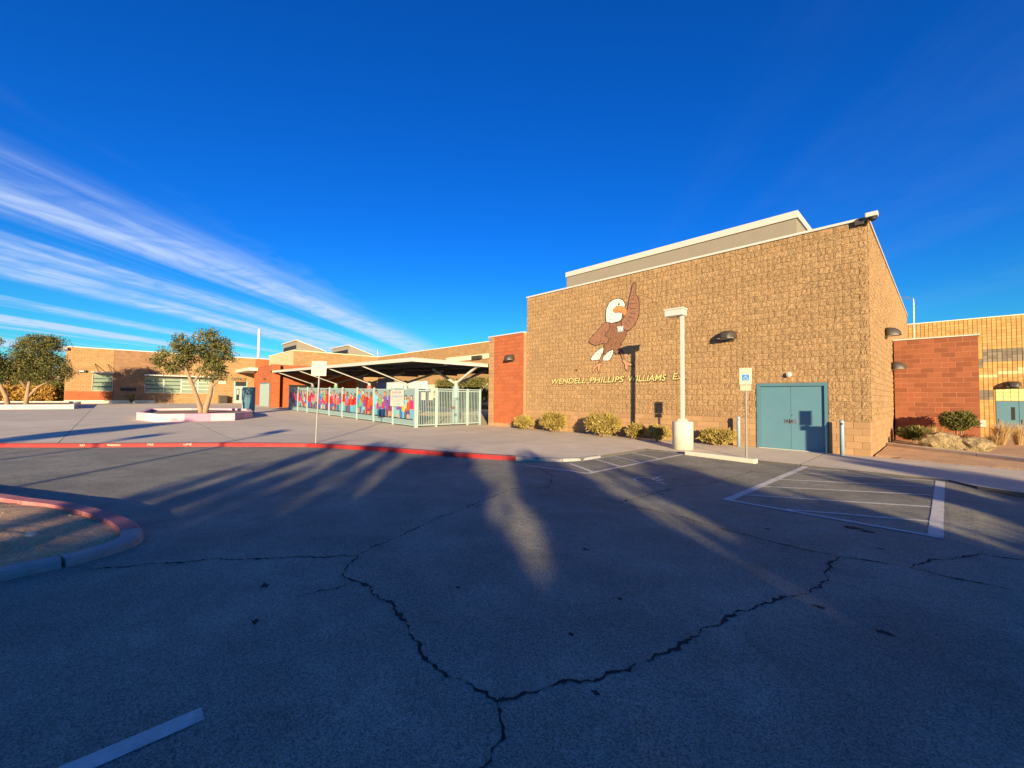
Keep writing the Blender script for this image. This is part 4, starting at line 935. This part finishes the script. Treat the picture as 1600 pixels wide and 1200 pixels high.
MB().box(gx_+.03, gx_+.06, -2.3, -2.1, .95, 1.1).build('latch', M['chrome'], gate)
for y, lab in ((-4.15, 'white paper notice on the gate nearest the painted fence'), (-3.68, 'white paper notice on the gate right of the other notice')):
    nt_ = thing('notice', lab, 'notice', (gx_+.03, y, 1.45)); MB().box(0, .004, -.12, .12, 0, .40).build('paper', M['sign'], nt_)
    b = MB()
    for k in range(6): b.box(.0045, .006, -.08, random.uniform(.0, .08), .06+k*.05, .07+k*.05)
    b.build('faint_print', M['faint'], nt_)

# shade canopy
cp = thing('shade_canopy', 'large flat steel shade canopy with white fascia behind the fence', 'canopy')
CX0, CX1, CY0, CY1 = -45.2, -17.75, -4.75, 7.0
ct = lambda x: 3.42+tz(x)*1.0
def slab(b, x0, x1, y0, y1, d0, d1, mi=0):
    v = [(x, y, ct(x)+d) for d in (d0, d1) for y in (y0, y1) for x in (x0, x1)]
    b.add(v, [(0, 2, 3, 1), (4, 5, 7, 6), (0, 1, 5, 4), (2, 6, 7, 3), (0, 4, 6, 2), (1, 3, 7, 5)], mi)
b = MB(); slab(b, CX0+.06, CX1-.06, CY0+.06, CY1, .16, .2); b.build('roof_deck', M['deck'], cp)
b = MB(); y = CY0
while y < CY1:
    slab(b, CX0, CX1+.05, y, y+.09, .2, .255); y += .19
b.build('roof_ribs', M['white'], cp, kind='stuff')
b = MB(); slab(b, CX0, CX1, CY0, CY0+.055, .05, .2); slab(b, CX1-.055, CX1, CY0+.055, CY1, .05, .2); slab(b, CX0, CX0+.055, CY0+.055, CY1, .05, .2); b.build('fascia', M['white'], cp)
dk = M['deck']
for yy in (-2.6, -.2, 2.2, 4.6): 
    b = MB(); slab(b, CX0+.06, CX1-.06, yy-.06, yy+.06, -.02, .155); b.build('purlin', dk, cp)
sleeves = [('post_grey', (.30, .42, .50)), ('post_grey2', (.34, .42, .46)), ('post_red', (.55, .13, .10)), ('post_green', (.14, .38, .22)), ('post_blue', (.3, .5, .6)), ('s', (.3, .4, .4))]
PX = [-19.9, -24.0, -29.6, -36.4, -42.6]
for i, x in enumerate(PX):
    py = -.35 if i == 0 else -1.6; z = tz(x); smat = mat('sleeve_paint', [(.20, .31, .36), (.24, .31, .35), (.42, .08, .06), (.08, .28, .14), (.3, .32, .34)][i], .6, .1, 4)
    po = MB().tube([(x, py, z-.1), (x, py, z+2.62)], .11, 14).build('post', M['white'], cp, smooth='fix')
    for p_ in po.data.polygons: p_.use_smooth = len(p_.vertices) == 4
    MB().tube([(x, py, z-.05), (x, py, z+2.28)], .22 if i == 0 else .18, 16).build('padded_sleeve', smat, po)
    zt = ct(x)+.02
    if i == 0:
        MB().bar((x, py, z+2.45), (CX1-.2, py+.1, zt), .12).build('brace', M['white'], cp); MB().bar((x, py, z+2.45), (x-2.2, py-.3, zt), .13).build('brace', M['white'], cp)
        MB().bar((x, py, z+2.45), (x, py+2.6, zt), .13).build('brace', M['white'], cp)
    else:
        MB().bar((x, py, z+2.45), (x, CY0+.1, zt), .12).build('brace', M['white'], cp)
        MB().bar((x, py, z+2.45), (x+.2, py+2.9, zt), .13).build('brace', M['white'], cp)
        MB().bar((x, CY0+.06, zt+.04), (x, CY1-.2, zt+.04), .12, .14).build('rafter', dk, cp)

# ------------------------------------------------------------------ buildings beyond
def cap(b, x0, x1, y0, y1, z, h=.1, o=.06): return b.box(x0-o, x1+o, y0-o, y1+o, z, z+h)
def coursed(name, col, mort, bw=.4, bh=.2):
    m = mat(name, col, .9, .12, 1.2, bump=.4, bscale=14, spec=.25); t = m.node_tree; L = t.links.new; bsdf = t.nodes['Principled BSDF']
    g = t.nodes.new('ShaderNodeNewGeometry'); s_ = t.nodes.new('ShaderNodeSeparateXYZ'); L(g.outputs['Position'], s_.inputs[0])
    a = t.nodes.new('ShaderNodeMath'); a.operation = 'ADD'; L(s_.outputs[0], a.inputs[0]); L(s_.outputs[1], a.inputs[1])
    c = t.nodes.new('ShaderNodeCombineXYZ'); L(a.outputs[0], c.inputs[0]); L(s_.outputs[2], c.inputs[1])
    br = t.nodes.new('ShaderNodeTexBrick'); br.inputs['Scale'].default_value = 1; br.inputs['Brick Width'].default_value = bw; br.inputs['Row Height'].default_value = bh; br.inputs['Mortar Size'].default_value = .012
    br.inputs['Color1'].default_value = (1, 1, 1, 1); br.inputs['Color2'].default_value = (.8, .8, .8, 1); br.inputs['Mortar'].default_value = (*mort, 1); L(c.outputs[0], br.inputs['Vector'])
    old = bsdf.inputs['Base Color'].links[0].from_socket; x = t.nodes.new('ShaderNodeMix'); x.data_type = 'RGBA'; x.blend_type = 'MULTIPLY'; x.inputs['Factor'].default_value = 1
    L(old, x.inputs['A']); L(br.outputs['Color'], x.inputs['B']); L(x.outputs['Result'], bsdf.inputs['Base Color']); return m
CT = coursed('far_tan_block', (.37, .225, .105), (.6, .55, .5)); CB = coursed('far_brown_block', (.29, .165, .09), (.75, .7, .65)); CR_ = coursed('far_red_block', (.38, .105, .042), (1.0, 1.0, 1.0))
# office wing at the left
of = thing('office_wing', 'long low tan office wing with awning windows at the left', 'building')
OX = -58.9; ob = .6
MB().box(OX-12, OX, -19.6, -16.15, .2, 6.25).build('wall', CT, of); MB().box(OX-12, OX-.02, -16.147, -12.6, .2, 6.25).build('wall', CB, of); MB().box(OX-12, OX, -12.597, -3.2, .2, 6.25).build('wall', CT, of); MB().box(OX-12, OX-.03, -3.197, 2.5, .2, 6.25).build('wall', CR_, of)
MB().box(OX, OX+.02, -19.58, -16.17, .95, 1.85).build('red_band', CR_, of); MB().box(OX, OX+.03, -19.6, -12.7, .3, .95).build('plinth', M['cream'], of)
b = MB(); cap(b, OX-12, OX, -19.6, 2.5, 6.25); b.build('coping', M['white'], of)
def far_window(y0, y1, z0, z1, npane, mats):
    w_ = MB().box(OX-.02, OX+.05, y0, y1, z0-.05, z0).box(OX-.02, OX+.05, y0, y1, z1, z1+.05).box(OX-.02, OX+.05, y0-.05, y0, z0, z1).box(OX-.02, OX+.05, y1, y1+.05, z0, z1).build('window', M['wframe'], of)
    pw_ = (y1-y0)/npane
    for i in range(npane):
        if i: MB().box(OX, OX+.055, y0+i*pw_-.06, y0+i*pw_+.06, z0, z1).build('mullion', M['wframe'], w_)
        MB().box(OX, OX+.02, y0+i*pw_+.06, y0+(i+1)*pw_-.06, z0, z1).build('pane', mats[i % len(mats)], w_)
        for k in range(1, 4):
            zz_ = z0+(z1-z0)*k/4; MB().box(OX+.02, OX+.05, y0+i*pw_+.06, y0+(i+1)*pw_-.06, zz_-.05, zz_+.05).build('slat', M['wframe'] if i > 1 else M['glass'], w_)
    a_ = MB().box(OX, OX+1.0, y0-.1, y1+.1, z1+.14, z1+.28).build('awning', M['white'], of)
    for yy in (y0+.1, y1-.4): MB().bar((OX+.9, yy+.35, z1+.26), (OX+.02, yy, z1+1.1), .04).build('tie_rod', M['bronze'], a_)
far_window(-17.65, -16.2, 1.95, 3.6, 1, [M['blind']]); far_window(-13.6, -7.45, 1.82, 3.5, 4, [M['blind'], M['blind'], M['blind'], M['blind']])
MB().box(OX, OX+.05, -15.57, -14.33, 1.95, 2.28).build('plaque', M['dark'], of)
d_ = MB().box(OX, OX+.06, -5.45, -5.3, ob, 3.3).box(OX, OX+.06, -4.15, -4.0, ob, 3.3).box(OX, OX+.06, -5.3, -4.15, 2.6, 2.75).build('door_frame', M['fence'], of)
for a_ in (-5.3, -4.72):
    lf = MB().box(OX, OX+.04, a_, a_+.57, ob, 2.6).build('door_leaf', M['fence'], of); MB().box(OX+.04, OX+.045, a_+.13, a_+.44, 1.0, 2.4).build('door_glass', M['dark'], lf)
MB().box(OX+.046, OX+.05, -5.12, -4.95, 1.7, 2.3).build('door_notice', M['white'], of)
MB().box(OX, OX+.04, -5.3, -4.15, 2.75, 3.3).build('transom', M['dark'], of)
me = text_mesh('OFFICE', .52, M['bronze'], extrude=.02, spacing=1.05); o = link('office_lettering', me, of, (OX+.04, -5.75, 3.42)); o.rotation_euler = (R(90), 0, R(90)); o.scale = (.92, 1, 1)
MB().box(OX, OX+.2, -18.72, -18.15, 3.78, 4.0).build('wall_light_housing', M['bronze'], of); MB().box(OX+.2, OX+.22, -18.66, -18.3, 3.82, 3.96).build('wall_light_lens', M['white'], of)
MB().box(OX-.1, OX+.3, -20.1, -19.5, 5.95, 6.2).build('corner_camera', M['white'], of)
MB().box(OX, OX+.05, -7.0, -6.3, 3.0, 3.3).build('small_sign', M['cream'], of)
tb = thing('trash_bin', 'dark square trash bin against the office wall left of the office door', 'trash bin', (OX+.5, -6.6, tz(OX)))
MB().box(-.35, .35, -.4, .4, -.05, .85).build('bin_body', M['bronze'], tb, bevel=.03); MB().box(-.38, .38, -.43, .43, .85, .93).build('bin_lid', M['deck'], tb)
pl = thing('planter_urn', 'small dark urn planter on the plaza below the office plaque', 'planter', (OX+1.5, -14.7, tz(OX)))
MB().tube([(0, 0, -.05), (0, 0, .1), (0, 0, .35), (0, 0, .5)], [.1, .07, .22, .26], 12).build('urn', M['dark'], pl)
v, f = leaves(24, 12, lambda: np.array([rng.normal(0, .2), rng.normal(0, .22), .72+rng.normal(0, .12)]), .08, spread=.06); link('plant', np_mesh('plant', v, f, M['greenshrub']), pl)

# entry block and its canopy slab
eb = thing('entry_block', 'low orange red entry block with a teal door left of the fence', 'building')
MB().box(-53.6, -45.3, -4.4, 4, .1, 4.7).build('wall', CR_, eb); MB().box(-45.297, -44.75, -4.75, -4.0, .1, 4.75).build('pilaster', CR_, eb)
b = MB(); cap(b, -53.6, -45.3, -4.39, 4, 4.7, .06, .0); b.build('coping', M['redblk'], eb)
MB().box(-50.6, -47.0, -4.47, -4.4, .45, 2.85).build('door_leaf', M['fence'], eb); MB().box(-50.75, -46.85, -4.44, -4.395, .45, 2.98).build('door_frame', M['tealdark'], eb)
MB().box(-49.4, -48.4, -4.44, -4.4, 3.3, 3.45).build('door_sign', M['bronze'], eb)
MB().box(-45.3, -45.25, -3.0, -.3, 2.3, 2.75).build('opening', M['dark'], eb)
MB().box(-60.5, -52.1, -5.3, -2.6, 4.38, 4.74).build('canopy_slab', M['white'], eb)
# clerestory wing
cw = thing('clerestory_wing', 'tan wing with two sawtooth roof monitors behind the entry block', 'building')
MB().box(-58, -48, -1.9, 8, .2, 6.6).build('wall', CT, cw); b = MB(); cap(b, -58, -48, -1.9, 8, 6.6, .08); b.build('coping', M['cream'], cw)
MB().box(-57.9, -48.02, -1.93, -1.902, 4.7, 6.58).build('front_face', M['paleblk'], cw)
for k, (y0, y1, h0) in enumerate(((-1.5, 1.5, 7.75), (4.3, 7.3, 7.75))):
    mo_ = MB().prism([(y0, 6.68), (y1, 6.68), (y1, 6.72), (y0, h0)], 0, -53.6, -48.15).build('roof_monitor', M['stucco'], cw)
    MB().box(-53.2, -48.5, y0-.03, y0-.002, 6.85, 7.3).build('louver', M['dark'], mo_)
    MB().prism([(y0-.15, h0-.0), (y1+.1, 6.72), (y1+.1, 6.83), (y0-.15, h0+.12)], 0, -53.7, -48.02).build('monitor_roof', M['white'], mo_)
bw = thing('classroom_wing', 'long tan block classroom wing behind the shade canopy', 'building')
MB().box(-66, -15, 15, 26, .0, 8.05).build('wall', CT, bw); b = MB(); cap(b, -66, -15, 15, 26, 8.05, .09); b.build('coping', M['cream'], bw)
MB().box(-43, -15, 14.85, 15, 6.15, 6.7).build('pale_band', M['cream'], bw)
MB().box(-60, -30, 14.9, 15, .8, 3.3).build('low_band', M['cream'], bw)
MB().box(-37.3, -35.6, 14.5, 14.84, 6.2, 6.55).build('vent_hood', M['bronze'], bw)
ww = thing('white_wall', 'pale blue and white painted low wall beyond the fence', 'wall')
MB().box(-62, -42.5, 11.4, 11.8, .0, 3.6).build('wall_face', M['whitewall'], ww)
def hedge(x, y, w, d, h, label):
    t = thing('hedge', label, 'hedge', (x, y, 0), 'green hedges inside the courtyard')
    v, f = leaves(int(90*w), 26, lambda: np.array([rng.uniform(-w/2, w/2), rng.uniform(-d/2, d/2), h*rng.uniform(.15, .95)**.6]), .09, spread=.14); link('foliage', np_mesh('foliage', v, f, M['greenshrub']), t)
    MB().tube([(0, 0, -.05), (0, 0, h*.6)], .06, 6).build('stem', M['bark'], t)
hedge(-37.6, 11.3, 3.6, 1.4, 3.7, 'green courtyard hedge seen just left of the blue canopy post'); hedge(-32.6, 11.2, 4.6, 1.3, 3.7, 'green courtyard hedge between the blue canopy post and the red wing')
# concrete play wall seen through the gate
tk = thing('teal_kiosk', 'teal painted steel pillar with cut-out legs beside the pink planter', 'kiosk', (-34.3, -8.76, tz(-34.3)), None, R(12))
MB().prism([(-.36, 1.25), (.36, 1.25), (.36, 1.95), (-.36, 1.95)], 1, -.3, .3).build('head', M['tealdark'], tk, bevel=.02)
MB().prism([(-.36, -.05), (-.16, -.05), (-.05, 1.25), (-.36, 1.25)], 1, -.3, .3).build('leg', M['fence'], tk); MB().prism([(.36, -.05), (.1, -.05), (.05, 1.25), (.36, 1.25)], 1, -.3, .3).build('leg', M['teal'], tk)

# planters
pinks = [(.62, .36, .40), (.70, .55, .52), (.70, .40, .45), (.42, .22, .32), (.66, .34, .42), (.46, .26, .36)]
def low_planter(name, label, path, h, mats, seg, th=.25):
    t = thing(name, label, 'planter'); P = path+[path[0]]; k = 0
    cpt = Vector((sum(p[0] for p in path)/len(path), sum(p[1] for p in path)/len(path))); I = grow(path, -th); I = I+[I[0]]
    for a, c, ai, ci in zip(P, P[1:], I, I[1:]):
        a, c, ai, ci = Vector(a), Vector(c), Vector(ai), Vector(ci); d = c-a; n_ = max(1, round(d.length/seg))
        for i in range(n_):
            p, q = a+d*i/n_, a+d*(i+1)/n_; b = MB(); zp, zq = tz(p.x), tz(q.x)
            pi, qi = ai+(ci-ai)*(i+.003)/n_, ai+(ci-ai)*(i+.997)/n_; p, q = a+d*(i+.003)/n_, a+d*(i+.997)/n_
            v = [(p.x, p.y, zp-.1), (q.x, q.y, zq-.1), (qi.x, qi.y, zq-.1), (pi.x, pi.y, zp-.1), (p.x, p.y, zp+h), (q.x, q.y, zq+h), (qi.x, qi.y, zq+h), (pi.x, pi.y, zp+h)]
            b.add(v, [(3, 2, 1, 0), (4, 5, 6, 7), (0, 1, 5, 4), (1, 2, 6, 5), (2, 3, 7, 6), (3, 0, 4, 7)]); tri_build(b, 'wall_section', mats[k % len(mats)], t); k += 1
    b = MB(); b.add([(x+(cpt.x-x)*.05, y+(cpt.y-y)*.05, tz(x)+h-.12) for x, y in path], [tuple(range(len(path)))]); b.build('soil', M['gravel'], t)
    return t
pm = [mat('planter_paint', tuple(c), .8, .08, 3) for c in pinks]
low_planter('pink_planter', 'low planter wall in faded pink and white sections around the forked olive', [(-29.5, -15.05), (-27.2, -14.3), (-26.9, -10.9), (-28.9, -9.6), (-32.5, -9.0), (-34.5, -11), (-34.2, -14.4)], .42, pm, 1.15)
low_planter('white_planter', 'low whitewashed planter wall under the olives at the left edge', [(-45, -18.2), (-45, -27), (-54, -27), (-54, -18.2)], .34, [M['white']], 3.2)

# far left background
lbk = thing('distant_shelter', 'distant white shelter roof with blue columns left of the office wing', 'shelter', (-92, -22, .9))
MB().box(-5, 5, -6, 5.5, 4.0, 4.9).build('roof', M['white'], lbk)
blue = mat('blue_column_paint', (.03, .08, .3), .6, .1)
for y in (-.4, 2.9): MB().box(4.9, 5.3, y-.45, y+.45, 3.4, 5.3).build('blue_panel', blue, lbk)
for y in (-5.5, 0, 5): MB().box(4.2, 4.5, y-.15, y+.15, -.5, 4).build('column', M['stucco'], lbk)
MB().box(-4.5, -4, -6, 5.5, -.5, 4).build('back_wall', CT, lbk)
def bush(x, y, w, h, label, m): 
    t = thing('bush', label, 'bush', (x, y, tz(x)), 'bushes beyond the plaza'); v, f = leaves(int(60*w), 30, lambda: np.array([rng.normal(0, w*.18), rng.uniform(-w/2, w/2), h*rng.uniform(.05, .95)]), .13, spread=.2); link('foliage', np_mesh('foliage', v, f, M[m]), t); MB().tube([(0, 0, -.1), (0, 0, h*.5)], .07, 6).build('stem', M['bark'], t)
bush(-66, -24.2, 2.4, 1.5, 'orange dry bush left of the olive trunks', 'orangeshrub'); bush(-66, -22.0, 2.2, 1.5, 'orange dry bush between the olive trunks and the dark bush', 'orangeshrub'); bush(-68, -20.6, 3.0, 2.2, 'dark rounded bush against the end of the office wing', 'greenshrub')
bush(-80, -26.5, 7, 4.5, 'tall green bush far behind the left olive trunk', 'leaf')
for (x, y, h, label) in ((-110, 8.1, 17.3, 'tall pale lattice radio mast behind the office wing'), (-110, 37.7, 15.0, 'thin pale pole above the classroom wing roofline, left one'), (-95, 43, 13.3, 'thin dark pole above the classroom wing, second from the red wing'), (-80, 60, 17.5, 'thin tall dark pole nearest the red wing above the classroom roof')):
    t = thing('mast', label, 'mast', (x, y, .9), 'masts on the skyline'); MB().tube([(0, 0, -1), (0, 0, h-.9)], [.34, .26] if h == 17.3 else [.12, .06], 8).build('pole', M['white'] if h in (17.3, 15.0) else M['steel'], t)
    if h == 17.3: MB().bar((-.3, -1.0, h-2), (-.3, 1.0, h-2), .1).build('cross_arm', M['steel'], t)

# ------------------------------------------------------------------ trees and lamp posts behind the photographer (they shade the car park), with bushes added to block sun
rng = np.random.default_rng(31); random.seed(31)
ev = Vector((-.788, .616, 0)); wv = Vector((.616, .788, 0))
def behind(q, s_): p = wv*q+ev*s_; return p.x, p.y
def shade_tree(q, s_, blobs, label, n=150, per=34, size=.2):
    x, y = behind(q, s_); z = -.2
    tree((x, y, z), label, [(wv.x*b[0]+ev.x*b[1], wv.y*b[0]+ev.y*b[1], b[2], b[3], b[3], b[4]) for b in blobs], [([(0, 0, -.3), (.05, 0, 1.2), (0, .05, 2.4), (0, 0, 4.0)], .2, .08)], n=n, per=per, size=size, spread=.17, group='trees behind the car park', shell=.2)
shade_tree(-12.35, -30, [(0, 0, 3.0, 1.5, 1.6), (0, 0, 4.9, 1.2, 1.15), (-.5, 0, 4.2, .8, .9)], 'olive tree behind the car park, at the far end of its row', n=220)
shade_tree(-9.92, -29.5, [(0, 0, 2.8, 1.2, 1.5), (0, 0, 4.5, .62, 1.2), (.05, 0, 5.0, .55, .9)], 'slim tree second along the row behind the car park', n=330)
shade_tree(-7.15, -30, [(0, 0, 2.9, 2.0, 1.7), (0, 0, 4.75, 1.45, 1.1)], 'broad tree third along the row behind the car park', n=230)
for q, lab in ((-1.6, 'tall dense tree fourth along the row behind the car park'), (4.4, 'tall dense tree fifth along the row behind the car park'), (10.2, 'tall dense tree last in the row behind the car park')):
    shade_tree(q, -30, [(0, 0, 2.9, 3.1, 2.0), (0, 1, 3.9, 2.6, .8)]+([(.4, 0, 5.2, .9, .6), (-1.6, 0, 5.0, .7, .6)] if q < 0 else []), lab, n=330, per=34)
for q, r_, zt, lab in ((-14.0, .13, 6.6, 'first'), (-14.75, .2, 7.2, 'second'), (-15.55, .10, 6.2, 'third'), (-16.3, .2, 6.9, 'fourth'), (-17.1, .07, 6.3, 'fifth'), (-18.4, .09, 5.6, 'last')):
    shade_tree(q, -30.5, [(0, 0, 2.6+k*.85, r_*(1.1-.11*k), .7) for k in range(int((zt-2.2)/.85))], lab+' slender cypress in the line beyond the olive row behind the car park', n=90, per=26, size=.11)
shade_tree(-27.0, -19, [(0, 0, 5.3, .75, 1.0)], 'slender high-crowned tree beside the road behind the car park', n=50, per=30)
def low_bush(q, s_, w, h, label):
    x, y = behind(q, s_)
    v, f = leaves(int(48*w*h/3), 30, lambda: np.array([rng.uniform(-w/2, w/2), rng.uniform(-.7, .7), h*rng.uniform(.02, .97)]), .22, spread=.12)
    t = thing('shade_bush', label, 'bush', (x, y, -.15), 'unseen shading bushes behind the car park', math.atan2(wv.y, wv.x)); link('foliage', np_mesh('foliage', v, f, M['leaf']), t)
    MB().tube([(0, 0, -.1), (0, 0, h*.6)], .06, 6).build('stem', M['bark'], t)
OR = ['first', 'second', 'third', 'fourth', 'fifth', 'sixth', 'seventh', 'eighth', 'ninth', 'tenth', 'eleventh', 'twelfth', 'thirteenth', 'fourteenth', 'fifteenth', 'sixteenth', 'seventeenth', 'eighteenth']
for k in range(22):  # unseen front row, heights set to shape the sun streaks
    q = -22.5+k*1.65; hq = 4.5 if q < -16.4 else 4.65 if q < -14.6 else 4.95 if q < -12 else 4.36 if -11.8 < q < -10.2 else 4.75
    low_bush(q-.15 if k == 7 else q, -30, 1.9 if k == 7 else 2.1, 4.27 if k == 7 else 4.45 if k in (10, 11) else hq, 'dense unseen bush shaped to shade the car park')
for k in range(22):  # unseen second row, added to stop sun passing the front bushes
    q = -21.7+k*1.65; low_bush(q, -31.5, 2.3, 4.78, 'dense unseen bush shaped to shade the car park')
for q, s_, lab in ((-19.9, -24, 'white lamp post behind the car park nearer the trees'), (-23.6, -26, 'white lamp post behind the car park farther along the road')):
    x, y = behind(q, s_); copy_tree(lp, None, lab, (x, y, -.1)).scale = (1, 1, 1.35)
